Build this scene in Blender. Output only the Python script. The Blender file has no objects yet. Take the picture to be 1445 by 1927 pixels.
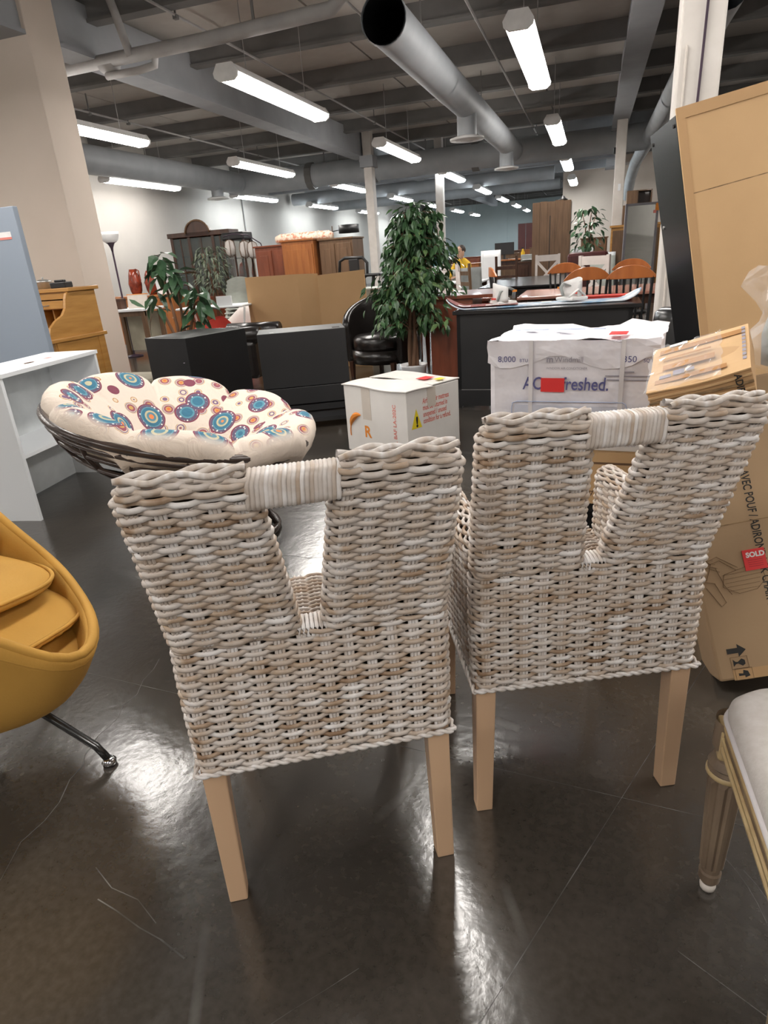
import bpy, math, random
import numpy as np
from mathutils import Matrix, Vector
random.seed(7)
RNG = np.random.default_rng(11)
SC = bpy.context.scene
COL = SC.collection
PI = math.pi

# ------------------------------------------------------------------ camera
cam_d = bpy.data.cameras.new('camera')
cam = bpy.data.objects.new('camera', cam_d)
COL.objects.link(cam)
cam_d.sensor_fit = 'HORIZONTAL'
cam_d.sensor_width = 36.0
cam_d.lens = 1193.606 / 1445.0 * 36.0
cam_d.clip_start = 0.02
cam_d.clip_end = 200
_R = ((0.95449134, 0.04706402, -0.29450171), (0.28999982, -0.37696292, 0.87965849), (-0.06961596, -0.92503186, -0.37345640))
cam.matrix_world = Matrix((( _R[0][0], -_R[0][1], -_R[0][2], 0.0),
                           ( _R[1][0], -_R[1][1], -_R[1][2], 0.0),
                           ( _R[2][0], -_R[2][1], -_R[2][2], 1.25),
                           (0, 0, 0, 1)))
SC.camera = cam

# ------------------------------------------------------------------ world, exposure
w = bpy.data.worlds.new('world'); SC.world = w; w.use_nodes = True
w.node_tree.nodes['Background'].inputs[0].default_value = (0.6, 0.65, 0.7, 1)
w.node_tree.nodes['Background'].inputs[1].default_value = 0.15
SC.view_settings.view_transform = 'Standard'
SC.view_settings.look = 'None'
SC.view_settings.gamma = 1.0
SC.view_settings.exposure = 0.0
SC.view_settings.use_curve_mapping = False
LAMP_STRENGTH = 40.0          # radiance of the tube-light lenses

# ------------------------------------------------------------------ helpers
def setprops(o, label=None, cat=None, group=None, kind=None):
    if label: o['label'] = label
    if cat: o['category'] = cat
    if group: o['group'] = group
    if kind: o['kind'] = kind
    return o

def thing(name, label, cat, loc=(0, 0, 0), rz=0.0, group=None, mat=None, kind=None):
    o = bpy.data.objects.new(name, None); COL.objects.link(o)
    o.empty_display_size = 0.1
    if mat is not None: o.matrix_basis = mat
    else:
        o.location = loc; o.rotation_euler = (0, 0, rz)
    return setprops(o, label, cat, group, kind)

def basis(loc, ex, ey, ez):
    return Matrix(((ex[0], ey[0], ez[0], loc[0]), (ex[1], ey[1], ez[1], loc[1]), (ex[2], ey[2], ez[2], loc[2]), (0, 0, 0, 1)))

def nrm(v):
    v = np.array(v, float); return v / np.linalg.norm(v)

class MB:
    """collects simple shapes; .obj() links them as one mesh object"""
    def __init__(s):
        s.v = []; s.f = []; s.tint = None
    def add(s, verts, faces):
        o = len(s.v)
        s.v.extend([tuple(map(float, p)) for p in verts])
        s.f.extend([tuple(i + o for i in f) for f in faces])
        return s
    def box(s, x0, x1, y0, y1, z0, z1):
        v = [(x0, y0, z0), (x1, y0, z0), (x1, y1, z0), (x0, y1, z0), (x0, y0, z1), (x1, y0, z1), (x1, y1, z1), (x0, y1, z1)]
        return s.add(v, [(0, 3, 2, 1), (4, 5, 6, 7), (0, 1, 5, 4), (1, 2, 6, 5), (2, 3, 7, 6), (3, 0, 4, 7)])
    def obox(s, c, ex, ey, ez):
        c, ex, ey, ez = (np.array(a, float) for a in (c, ex, ey, ez))
        v = [c + a * ex + b * ey + d * ez for d in (-.5, .5) for a, b in ((-.5, -.5), (.5, -.5), (.5, .5), (-.5, .5))]
        return s.add(v, [(0, 3, 2, 1), (4, 5, 6, 7), (0, 1, 5, 4), (1, 2, 6, 5), (2, 3, 7, 6), (3, 0, 4, 7)])
    def bar(s, a, b, w, d=None, up=(0, 0, 1)):
        a = np.array(a, float); b = np.array(b, float); t = b - a
        u = np.array(up, float)
        if abs(np.dot(nrm(t), nrm(u))) > .99: u = np.array((0, 1.0, 0))
        x = nrm(np.cross(t, u)); y = nrm(np.cross(x, t))
        return s.obox((a + b) / 2, x * w, y * (d or w), t)
    def taper(s, a, b, w0, w1):
        (ax, ay, az), (bx, by, bz) = a, b
        v = [(ax + i * w0 / 2, ay + j * w0 / 2, az) for i, j in ((-1, -1), (1, -1), (1, 1), (-1, 1))] + \
            [(bx + i * w1 / 2, by + j * w1 / 2, bz) for i, j in ((-1, -1), (1, -1), (1, 1), (-1, 1))]
        return s.add(v, [(0, 3, 2, 1), (4, 5, 6, 7), (0, 1, 5, 4), (1, 2, 6, 5), (2, 3, 7, 6), (3, 0, 4, 7)])
    def tube(s, pts, r, n=8, closed=False, flat=1.0, capped=True):
        P = np.array(pts, float); m = len(P)
        rr = np.full(m, r) if np.isscalar(r) else np.array(r, float)
        if closed: T = np.roll(P, -1, 0) - np.roll(P, 1, 0)
        else:
            T = np.empty_like(P); T[1:-1] = P[2:] - P[:-2]; T[0] = P[1] - P[0]; T[-1] = P[-1] - P[-2]
        T /= (np.linalg.norm(T, axis=1)[:, None] + 1e-12)
        u = np.array((0, 0, 1.0)) if abs(T[0][2]) < .9 else np.array((1.0, 0, 0))
        U = np.empty_like(P)
        for i in range(m):
            u = u - T[i] * np.dot(u, T[i]); u /= (np.linalg.norm(u) + 1e-12); U[i] = u
        V = np.cross(T, U)
        a = np.arange(n) * 2 * PI / n
        R = (P[:, None, :] + rr[:, None, None] * (np.cos(a)[None, :, None] * U[:, None, :] * flat + np.sin(a)[None, :, None] * V[:, None, :]))
        o = len(s.v); s.v.extend(map(tuple, R.reshape(-1, 3).tolist()))
        k = m if closed else m - 1
        for i in range(k):
            i2 = (i + 1) % m
            for j in range(n):
                j2 = (j + 1) % n
                s.f.append((o + i * n + j, o + i * n + j2, o + i2 * n + j2, o + i2 * n + j))
        if not closed and capped:
            s.f.append(tuple(o + j for j in range(n))[::-1]); s.f.append(tuple(o + (m - 1) * n + j for j in range(n)))
        return s
    def lathe(s, prof, n=20, c=(0, 0, 0), sx=1.0, sy=1.0):
        o = len(s.v); m = len(prof)
        for r, z in prof:
            for j in range(n):
                t = 2 * PI * j / n
                s.v.append((c[0] + r * sx * math.cos(t), c[1] + r * sy * math.sin(t), c[2] + z))
        for i in range(m - 1):
            for j in range(n):
                j2 = (j + 1) % n
                s.f.append((o + i * n + j, o + i * n + j2, o + (i + 1) * n + j2, o + (i + 1) * n + j))
        if prof[0][0] > 1e-4: s.f.append(tuple(o + j for j in range(n))[::-1])
        if prof[-1][0] > 1e-4: s.f.append(tuple(o + (m - 1) * n + j for j in range(n)))
        return s
    def prism(s, poly, o, ex, ey, ez):
        """poly in (ex, ey), extruded by ez"""
        o, ex, ey, ez = (np.array(a, float) for a in (o, ex, ey, ez)); n = len(poly)
        a = [o + p[0] * ex + p[1] * ey for p in poly]; b = [p + ez for p in a]
        return s.add(a + b, [tuple(range(n))[::-1], tuple(range(n, 2 * n))] + [(i, (i + 1) % n, n + (i + 1) % n, n + i) for i in range(n)])
    def grid(s, fn, nu, nv, cu=False, cv=False):
        o = len(s.v)
        for i in range(nu):
            for j in range(nv):
                s.v.append(tuple(map(float, fn(i / (nu if cu else nu - 1), j / (nv if cv else nv - 1)))))
        for i in range(nu if cu else nu - 1):
            for j in range(nv if cv else nv - 1):
                i2 = (i + 1) % nu; j2 = (j + 1) % nv
                s.f.append((o + i * nv + j, o + i2 * nv + j, o + i2 * nv + j2, o + i * nv + j2))
        return s
    def mesh(s, name, mat, smooth=False):
        m = bpy.data.meshes.new(name)
        m.from_pydata(s.v, [], s.f); m.update()
        if mat is not None: m.materials.append(mat)
        if smooth: m.polygons.foreach_set('use_smooth', [True] * len(m.polygons))
        if s.tint is not None:
            at = m.attributes.new('tint', 'FLOAT', 'POINT'); at.data.foreach_set('value', s.tint)
        return m
    def obj(s, name, mat, parent=None, smooth=False, bevel=0.0, kind=None, label=None, loc=None):
        o = bpy.data.objects.new(name, s.mesh(name, mat, smooth)); COL.objects.link(o)
        if parent: o.parent = parent
        if loc is not None: o.location = loc
        if bevel:
            b = o.modifiers.new('edge', 'BEVEL'); b.width = bevel; b.segments = 2; b.limit_method = 'ANGLE'
        if kind: o['kind'] = kind
        if label: o['label'] = label
        return o

def dup(o, parent=None, loc=None, rz=None, label=None):
    c = o.copy(); COL.objects.link(c)
    if parent is not None: c.parent = parent
    if loc is not None: c.location = loc
    if rz is not None: c.rotation_euler = (0, 0, rz)
    if label: c['label'] = label
    for ch in list(o.children): dup(ch, c)
    return c

def text(parent, s, size, mat, o, ux, uy, name='lettering', spacing=1.0, align='LEFT', bold=0.0, lift=0.0012, shear=0.0, xs=1.0):
    """flat lettering on a surface: origin o, reading direction ux, up uy (in the parent's frame)"""
    cu = bpy.data.curves.new('letters', 'FONT'); cu.body = s; cu.size = size; cu.align_x = align
    cu.space_character = spacing; cu.offset = bold; cu.resolution_u = 3; cu.shear = shear
    t = bpy.data.objects.new('letters', cu); COL.objects.link(t)
    dg = bpy.context.evaluated_depsgraph_get()
    me = bpy.data.meshes.new_from_object(t.evaluated_get(dg)); me.name = name
    bpy.data.objects.remove(t); bpy.data.curves.remove(cu)
    me.materials.clear(); me.materials.append(mat)
    ob = bpy.data.objects.new(name, me); COL.objects.link(ob)
    ux = nrm(ux); uy = nrm(uy); n = np.cross(ux, uy); o = np.array(o, float) + n * lift
    ob.parent = parent
    ob.matrix_basis = basis(o, ux * xs, uy, n)
    return ob

# ------------------------------------------------------------------ materials
def nodes(name):
    m = bpy.data.materials.new(name); m.use_nodes = True
    nt = m.node_tree; b = nt.nodes['Principled BSDF']
    return m, nt, b

def rgba(c): return (c[0], c[1], c[2], 1.0)

def pm(name, c, rough=0.5, metal=0.0, c2=None, scale=6.0, stretch=(1, 1, 1), bump=0.0, bscale=None, coat=0.0, detail=4.0, alpha=1.0, spec=0.5, lo=.35, hi=.7):
    m, nt, b = nodes(name)
    b.inputs['Roughness'].default_value = rough; b.inputs['Metallic'].default_value = metal
    b.inputs['Coat Weight'].default_value = coat; b.inputs['Specular IOR Level'].default_value = spec
    if alpha < 1: b.inputs['Alpha'].default_value = alpha
    c2 = c2 or tuple(x * .82 for x in c)
    tc = nt.nodes.new('ShaderNodeTexCoord'); mp = nt.nodes.new('ShaderNodeMapping'); mp.inputs['Scale'].default_value = stretch
    nz = nt.nodes.new('ShaderNodeTexNoise'); nz.inputs['Scale'].default_value = scale; nz.inputs['Detail'].default_value = detail
    rp = nt.nodes.new('ShaderNodeValToRGB'); rp.color_ramp.elements[0].position = lo; rp.color_ramp.elements[1].position = hi
    rp.color_ramp.elements[0].color = rgba(c2); rp.color_ramp.elements[1].color = rgba(c)
    L = nt.links.new
    L(tc.outputs['Object'], mp.inputs['Vector']); L(mp.outputs[0], nz.inputs['Vector']); L(nz.outputs[0], rp.inputs[0]); L(rp.outputs[0], b.inputs['Base Color'])
    if bump:
        n2 = nt.nodes.new('ShaderNodeTexNoise'); n2.inputs['Scale'].default_value = bscale or scale * 4; n2.inputs['Detail'].default_value = 3
        bp = nt.nodes.new('ShaderNodeBump'); bp.inputs['Strength'].default_value = bump; bp.inputs['Distance'].default_value = 0.02
        L(mp.outputs[0], n2.inputs['Vector']); L(n2.outputs[0], bp.inputs['Height']); L(bp.outputs[0], b.inputs['Normal'])
    return m

def wood(name, c, c2, rough=.4, scale=3.0, stretch=(1, 1, 12), coat=.1, bump=.03):
    return pm(name, c, rough, c2=c2, scale=scale, stretch=stretch, bump=bump, bscale=scale * 3, coat=coat, detail=6)

def emis(name, c, s):
    m = bpy.data.materials.new(name); m.use_nodes = True; nt = m.node_tree; nt.nodes.clear()
    e = nt.nodes.new('ShaderNodeEmission'); e.inputs[0].default_value = rgba(c); e.inputs[1].default_value = s
    o = nt.nodes.new('ShaderNodeOutputMaterial'); nt.links.new(e.outputs[0], o.inputs[0]); return m

def floor_mat():
    m, nt, b = nodes('polished_concrete'); L = nt.links.new; N = nt.nodes.new
    tc = N('ShaderNodeTexCoord')
    def noise(sc, det=5, vec=None, dist=0):
        n = N('ShaderNodeTexNoise'); n.inputs['Scale'].default_value = sc; n.inputs['Detail'].default_value = det; n.inputs['Distortion'].default_value = dist
        L(vec or tc.outputs['Object'], n.inputs['Vector']); return n
    def ramp(src, stops):
        r = N('ShaderNodeValToRGB'); e = r.color_ramp.elements
        while len(e) < len(stops): e.new(.5)
        for k, (p, c) in enumerate(stops): e[k].position = p; e[k].color = rgba(c)
        L(src, r.inputs[0]); return r
    def mix(f, a, c, mode='MIX'):
        x = N('ShaderNodeMix'); x.data_type = 'RGBA'; x.blend_type = mode
        if isinstance(f, float): x.inputs[0].default_value = f
        else: L(f, x.inputs[0])
        for s, v in ((6, a), (7, c)):
            if isinstance(v, tuple): x.inputs[s].default_value = rgba(v)
            else: L(v, x.inputs[s])
        return x.outputs[2]
    n1 = noise(1.7, 8, None, .6); n2 = noise(55, 3); n3 = noise(2.2, 3)
    c1 = ramp(n1.outputs[0], [(.3, (.032, .028, .024)), (.5, (.046, .039, .032)), (.72, (.066, .056, .045))])
    g = ramp(n2.outputs[0], [(.35, (.82, .82, .82)), (.75, (1.15, 1.15, 1.15))])
    c2 = mix(1.0, c1.outputs[0], g.outputs[0], 'MULTIPLY')
    base = c2
    # long hairline scratches in three directions, broken up by noise
    for ang, sc, th in ((.5, 2.3, .9985), (1.9, 1.7, .9985), (2.7, 2.9, .9988)):
        mp = N('ShaderNodeMapping'); mp.inputs['Rotation'].default_value = (0, 0, ang); mp.inputs['Location'].default_value = (ang, ang * 3, 0)
        L(tc.outputs['Object'], mp.inputs[0])
        wv = N('ShaderNodeTexWave'); wv.inputs['Scale'].default_value = sc * .16; wv.inputs['Distortion'].default_value = 2.2
        wv.inputs['Detail'].default_value = 2; wv.inputs['Detail Scale'].default_value = .8; L(mp.outputs[0], wv.inputs[0])
        ln = ramp(wv.outputs[1], [(th, (0, 0, 0)), (.9999, (1, 1, 1))])
        mk = ramp(noise(1.7, 3, mp.outputs[0]).outputs[0], [(.55, (0, 0, 0)), (.66, (1, 1, 1))])
        f = mix(1.0, ln.outputs[0], mk.outputs[0], 'MULTIPLY')
        f2 = mix(1.0, f, (.16, .16, .16), 'MULTIPLY')
        base = mix(f2, base, (.42, .42, .40))
    # scuffed, slightly milky patches
    sc_ = ramp(noise(3.1, 6, None, 1.5).outputs[0], [(.60, (0, 0, 0)), (.82, (.16, .16, .16))])
    base = mix(sc_.outputs[0], base, (.11, .105, .10))
    # crumbs of dust
    vo = N('ShaderNodeTexVoronoi'); vo.inputs['Scale'].default_value = 16; L(tc.outputs['Object'], vo.inputs['Vector'])
    sp = ramp(vo.outputs['Distance'], [(.02, (1, 1, 1)), (.045, (0, 0, 0))])
    sk = ramp(vo.outputs['Color'], [(.88, (0, 0, 0)), (.90, (1, 1, 1))])
    base = mix(mix(1.0, sp.outputs[0], sk.outputs[0], 'MULTIPLY'), base, (.5, .46, .38))
    L(base, b.inputs['Base Color'])
    rr = ramp(n3.outputs[0], [(.3, (.17, .17, .17)), (.75, (.24, .24, .24))]); L(rr.outputs[0], b.inputs['Roughness'])
    b.inputs['Specular IOR Level'].default_value = .6; b.inputs['IOR'].default_value = 1.75
    bp = N('ShaderNodeBump'); bp.inputs['Strength'].default_value = .07; bp.inputs['Distance'].default_value = .01
    n4 = noise(34, 5); L(n4.outputs[0], bp.inputs['Height'])
    b2 = N('ShaderNodeBump'); b2.inputs['Strength'].default_value = .06; b2.inputs['Distance'].default_value = .02
    n5 = noise(9, 3); L(n5.outputs[0], b2.inputs['Height']); L(bp.outputs[0], b2.inputs['Normal']); L(b2.outputs[0], b.inputs['Normal'])
    return m

def wicker_mat(name, mul=1.0):
    m, nt, b = nodes(name); L = nt.links.new; N = nt.nodes.new
    at = N('ShaderNodeAttribute'); at.attribute_name = 'tint'
    tc = N('ShaderNodeTexCoord'); nz = N('ShaderNodeTexNoise'); nz.inputs['Scale'].default_value = 28; nz.inputs['Detail'].default_value = 4
    L(tc.outputs['Object'], nz.inputs['Vector'])
    ad = N('ShaderNodeMath'); ad.operation = 'MULTIPLY_ADD'; ad.inputs[1].default_value = .9; L(nz.outputs[0], ad.inputs[0])
    sb = N('ShaderNodeMath'); sb.operation = 'SUBTRACT'; sb.inputs[1].default_value = .45; L(at.outputs['Fac'], sb.inputs[0]); L(sb.outputs[0], ad.inputs[2])
    rp = N('ShaderNodeValToRGB'); e = rp.color_ramp.elements
    for _ in range(3): e.new(.5)
    for k, (p, c) in enumerate([(.05, (.23, .14, .08)), (.3, (.40, .295, .21)), (.52, (.485, .41, .35)), (.75, (.57, .515, .475)), (.98, (.72, .69, .675))]):
        e[k].position = p; e[k].color = rgba(tuple(x * mul for x in c))
    L(ad.outputs[0], rp.inputs[0]); L(rp.outputs[0], b.inputs['Base Color'])
    b.inputs['Roughness'].default_value = .42
    bp = N('ShaderNodeBump'); bp.inputs['Strength'].default_value = .25; bp.inputs['Distance'].default_value = .002
    n2 = N('ShaderNodeTexNoise'); n2.inputs['Scale'].default_value = 220; L(tc.outputs['Object'], n2.inputs['Vector']); L(n2.outputs[0], bp.inputs['Height']); L(bp.outputs[0], b.inputs['Normal'])
    return m

def medallion_mat():
    """printed cotton: cream ground with ringed blue, plum and orange medallions"""
    m, nt, b = nodes('medallion_print'); L = nt.links.new; N = nt.nodes.new
    tc = N('ShaderNodeTexCoord')
    def vor(scale, off, stops, bg):
        mp = N('ShaderNodeMapping'); mp.inputs['Location'].default_value = off; L(tc.outputs['Object'], mp.inputs[0])
        v = N('ShaderNodeTexVoronoi'); v.inputs['Scale'].default_value = scale; v.inputs['Randomness'].default_value = .4; L(mp.outputs[0], v.inputs['Vector'])
        r = N('ShaderNodeValToRGB'); r.color_ramp.interpolation = 'CONSTANT'; e = r.color_ramp.elements
        while len(e) < len(stops): e.new(.5)
        for k, (p, c) in enumerate(stops): e[k].position = p; e[k].color = rgba(c)
        L(v.outputs['Distance'], r.inputs[0])
        return v, r
    cream = (.67, .585, .505)
    v1, r1 = vor(6.4, (.3, .1, .7), [(0, (.75, .22, .08)), (.08, (.10, .22, .28)), (.15, (.45, .42, .28)), (.21, (.05, .16, .24)), (.30, (.10, .26, .33)), (.365, (.62, .58, .5)), (.405, (.20, .06, .09)), (.45, cream)], None)
    v2, r2 = vor(12.5, (1.3, .6, .2), [(0, (.62, .16, .06)), (.10, (.50, .30, .10)), (.17, (.28, .09, .12)), (.27, (.60, .52, .42)), (.31, (.19, .12, .20)), (.35, (.62, .50, .36)), (.38, (.40, .22, .10)), (.40, cream)], None)
    k1 = N('ShaderNodeMath'); k1.operation = 'LESS_THAN'; k1.inputs[1].default_value = .45; L(v1.outputs['Distance'], k1.inputs[0])
    # small beads round the ring: fine voronoi dots
    v3, r3 = vor(60, (0, 0, 0), [(0, (.8, .76, .7)), (.28, (.12, .10, .16))], None)
    band = N('ShaderNodeMath'); band.operation = 'COMPARE'; band.inputs[1].default_value = .37; band.inputs[2].default_value = .035; L(v1.outputs['Distance'], band.inputs[0])
    mx0 = N('ShaderNodeMix'); mx0.data_type = 'RGBA'; L(band.outputs[0], mx0.inputs[0]); L(r1.outputs[0], mx0.inputs[6]); L(r3.outputs[0], mx0.inputs[7])
    gate = N('ShaderNodeSeparateColor'); L(v2.outputs['Color'], gate.inputs[0])
    gt = N('ShaderNodeMath'); gt.operation = 'GREATER_THAN'; gt.inputs[1].default_value = .18; L(gate.outputs[0], gt.inputs[0])
    mx1 = N('ShaderNodeMix'); mx1.data_type = 'RGBA'; L(gt.outputs[0], mx1.inputs[0]); mx1.inputs[6].default_value = rgba(cream); L(r2.outputs[0], mx1.inputs[7])
    mx = N('ShaderNodeMix'); mx.data_type = 'RGBA'; L(k1.outputs[0], mx.inputs[0]); L(mx1.outputs[2], mx.inputs[6]); L(mx0.outputs[2], mx.inputs[7])
    # the print runs as a repeat; the plain border of the cloth is on the outer roll (vertex value)
    at = N('ShaderNodeAttribute'); at.attribute_name = 'tint'
    m2 = N('ShaderNodeMix'); m2.data_type = 'RGBA'; L(at.outputs['Fac'], m2.inputs[0]); m2.inputs[6].default_value = rgba(cream); L(mx.outputs[2], m2.inputs[7])
    L(m2.outputs[2], b.inputs['Base Color']); b.inputs['Roughness'].default_value = .85
    b.inputs['Specular IOR Level'].default_value = .2
    bp = N('ShaderNodeBump'); bp.inputs['Strength'].default_value = .5; bp.inputs['Distance'].default_value = .02
    n2 = N('ShaderNodeTexNoise'); n2.inputs['Scale'].default_value = 9; n2.inputs['Detail'].default_value = 4; n2.inputs['Distortion'].default_value = 1.5
    L(tc.outputs['Object'], n2.inputs['Vector']); L(n2.outputs[0], bp.inputs['Height']); L(bp.outputs[0], b.inputs['Normal'])
    return m

def glass(name, c=(.9, .95, .95), rough=.02, alpha=.25):
    m, nt, b = nodes(name); b.inputs['Base Color'].default_value = rgba(c); b.inputs['Roughness'].default_value = rough
    b.inputs['Alpha'].default_value = alpha; b.inputs['Specular IOR Level'].default_value = .8; return m

M = dict(
    floor=floor_mat(),
    wall=pm('painted_wall', (.42, .40, .37), .8, c2=(.39, .37, .345), scale=1.5, bump=.05, bscale=60),
    wall_far=pm('painted_block_wall', (.66, .76, .78), .8, c2=(.60, .70, .72), scale=.8),
    beige=pm('beige_paint', (.60, .515, .445), .8, c2=(.57, .49, .42), scale=2, bump=.04, bscale=80),
    white_paint=pm('white_column_paint', (.66, .62, .58), .7, c2=(.58, .54, .50), scale=5),
    deck=pm('grey_deck', (.52, .49, .455), .9, c2=(.45, .42, .39), scale=2.2),
    purlin=pm('grey_purlin', (.20, .195, .19), .85, scale=3),
    girder=pm('grey_girder', (.32, .33, .35), .8, c2=(.27, .28, .295), scale=2),
    duct=pm('grey_duct', (.44, .465, .49), .55, metal=.1, c2=(.37, .395, .42), scale=2.5, bump=.02),
    pipe=pm('grey_pipe', (.40, .39, .38), .6, c2=(.33, .32, .315), scale=4),
    housing=pm('white_enamel', (.88, .87, .86), .5),
    lens=emis('lamp_lens', (1.0, .955, .90), LAMP_STRENGTH),
    lens_cool=emis('lamp_lens_cool', (.90, .97, 1.0), LAMP_STRENGTH),
    wicker=wicker_mat('whitewashed_wicker'),
    wicker_dark=pm('wicker_hole_shade', (.10, .075, .055), .9),  # dark brown standing in for the shade inside the weave
    oakleg=wood('pale_oak', (.60, .40, .25), (.50, .325, .20), .5, 4, (1, 1, .12)),
    mustard=pm('mustard_velvet', (.58, .325, .07), .75, c2=(.44, .235, .045), scale=2.4, bump=.06, bscale=120, spec=.3),
    chrome=pm('chrome', (.62, .62, .63), .12, metal=1.0, c2=(.5, .5, .5)),
    darkmetal=pm('dark_chrome', (.11, .11, .11), .22, metal=.9),
    black=pm('black_laminate', (.013, .013, .014), .42, c2=(.009, .009, .010), scale=3),
    blackgloss=pm('black_gloss', (.012, .012, .013), .24, c2=(.009, .009, .01), scale=2),
    leather=pm('black_leather', (.018, .014, .013), .26, c2=(.012, .01, .009), scale=3, bump=.05, bscale=90),
    rattan=pm('dark_rattan', (.022, .015, .012), .25, c2=(.05, .035, .03), scale=7, lo=.55, hi=.75),
    print=medallion_mat(),
    white=pm('white_laminate', (.76, .78, .80), .45, c2=(.72, .74, .76), scale=2),
    whiteback=pm('white_board', (.66, .69, .70), .5),
    bluegrey=pm('blue_grey_panel', (.265, .31, .375), .45, c2=(.255, .30, .36), scale=1.2),
    oak=wood('honey_oak', (.52, .27, .075), (.40, .19, .045), .4, 2.5, (1, 1, 9)),
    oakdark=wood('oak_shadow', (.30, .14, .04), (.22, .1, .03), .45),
    cherry=wood('cherry_wood', (.36, .13, .035), (.26, .085, .022), .35, 2.5, (9, 9, 1)),
    mahog=wood('mahogany', (.20, .055, .025), (.13, .032, .015), .3, 2.5, (6, 6, 1)),
    redtop=wood('reddish_tabletop', (.50, .25, .19), (.42, .20, .15), .22, 2.0, (8, 1, 1)),
    walnut=wood('walnut', (.17, .095, .05), (.11, .06, .03), .45, 2.5, (9, 9, 1)),
    darkwood=wood('dark_walnut', (.075, .03, .016), (.045, .018, .01), .32, 3, (5, 5, 1)),
    crest=wood('orange_maple', (.52, .17, .045), (.40, .12, .03), .28, 2, (6, 1, 1)),
    card=pm('cardboard', (.50, .31, .155), .85, c2=(.44, .27, .13), scale=1.4, bump=.03, bscale=40),
    card2=pm('pale_cardboard', (.60, .39, .20), .8, c2=(.53, .34, .17), scale=1.8, bump=.03, bscale=50),
    cardbox=pm('carton_board', (.40, .27, .155), .85, c2=(.355, .235, .135), scale=2.5, bump=.04, bscale=50),
    cardedge=pm('corrugated_edge', (.34, .22, .11), .9, c2=(.16, .10, .05), scale=30, stretch=(1, 1, 1)),
    whitecard=pm('white_cardboard', (.72, .69, .66), .75, c2=(.64, .61, .58), scale=3.5, bump=.06, bscale=14),
    plasticwrap=pm('white_wrap', (.78, .76, .80), .32, c2=(.68, .66, .70), scale=4, bump=.9, bscale=9),
    wrapclear=glass('clear_wrap', (.95, .95, .97), .12, .16),
    tape=pm('tape', (.58, .52, .46), .35, c2=(.54, .48, .42)),
    tapebrown=pm('brown_tape', (.46, .24, .10), .25),
    red=pm('red_sticker', (.72, .03, .03), .5, c2=(.66, .025, .025)),
    redcloth=pm('red_cloth', (.70, .06, .04), .8), pinkred=pm('coral_print', (.72, .23, .19), .7),
    orange=pm('orange_print', (.80, .26, .03), .6), yellow=pm('yellow_print', (.86, .68, .02), .6),
    ink=pm('black_ink', (.02, .018, .016), .7), navy=pm('navy_ink', (.10, .10, .26), .7), blueprint=pm('blue_print', (.40, .47, .66), .7),
    greyprint=pm('grey_print', (.30, .28, .33), .7), brownprint=pm('brown_print', (.16, .09, .045), .8), whiteink=pm('white_ink', (.85, .83, .82), .7),
    leaf=pm('ficus_leaf', (.075, .155, .058), .35, c2=(.028, .075, .032), scale=5, lo=.3, hi=.75),
    leaf2=pm('rubber_leaf', (.085, .165, .08), .3, c2=(.035, .085, .045), scale=6, lo=.3, hi=.75),
    leafpale=pm('young_leaf', (.16, .24, .09), .4, c2=(.09, .16, .06), scale=8),
    leafgrey=pm('dusty_leaf', (.14, .17, .11), .5, c2=(.07, .09, .06), scale=5),
    bark=pm('bark', (.25, .13, .075), .8, c2=(.13, .07, .04), scale=12, stretch=(1, 1, .2), bump=.3),
    pot=pm('white_pot', (.80, .79, .80), .4), soil=pm('soil', (.04, .03, .02), .9),
    linen=pm('linen', (.62, .585, .56), .85, c2=(.57, .53, .50), scale=60, bump=.1, bscale=200, spec=.2),
    piping=pm('pale_piping', (.72, .69, .70), .6),
    gilt=pm('worn_gilt_wood', (.25, .18, .12), .5, c2=(.13, .09, .06), scale=14, stretch=(1, 1, .3), bump=.1),
    giltpale=pm('gilt_highlight', (.50, .38, .20), .4, c2=(.36, .25, .12), scale=20),
    cream=pm('cream_paint', (.70, .64, .58), .6), chairwhite=pm('white_chair_paint', (.74, .67, .63), .5),
    shade=pm('frosted_shade', (.86, .87, .88), .4), purple=pm('aubergine_metal', (.045, .025, .045), .4),
    mirror=pm('mirror_glass', (.85, .87, .86), .03, metal=1.0, c2=(.84, .86, .85)),
    glass=glass('cabinet_glass', (.20, .25, .25), .03, .22),
    frame=pm('grey_frame', (.22, .21, .23), .5),
    steel=pm('steel', (.55, .54, .53), .3, metal=.8), grey=pm('grey_plastic', (.33, .35, .34), .5), sage=pm('sage_plastic', (.47, .50, .46), .5),
    maroon=pm('maroon_leather', (.10, .022, .022), .35), vase=pm('copper_glaze', (.32, .05, .02), .2, c2=(.10, .018, .01), scale=9),
    skin=pm('skin', (.55, .33, .23), .6), hair=pm('dark_hair', (.03, .018, .012), .6), yellowcloth=pm('yellow_cloth', (.75, .48, .03), .8), denim=pm('grey_denim', (.09, .10, .11), .8),
    floral=pm('floral_cloth', (.72, .62, .50), .85, c2=(.55, .22, .14), scale=22, lo=.40, hi=.52),
    bedding=pm('white_bedding', (.76, .70, .66), .85, bump=.3, bscale=8), sageboard=pm('sage_board', (.42, .39, .30), .7),
    board=pm('snowboard_top', (.62, .66, .72), .5, c2=(.25, .42, .62), scale=5, lo=.42, hi=.55), boardred=pm('snowboard_base', (.30, .05, .04), .6, spec=.2),
    teal=pm('teal_screen', (.05, .20, .24), .4), khaki=pm('khaki_upholstery', (.30, .27, .22), .8),
)
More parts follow.
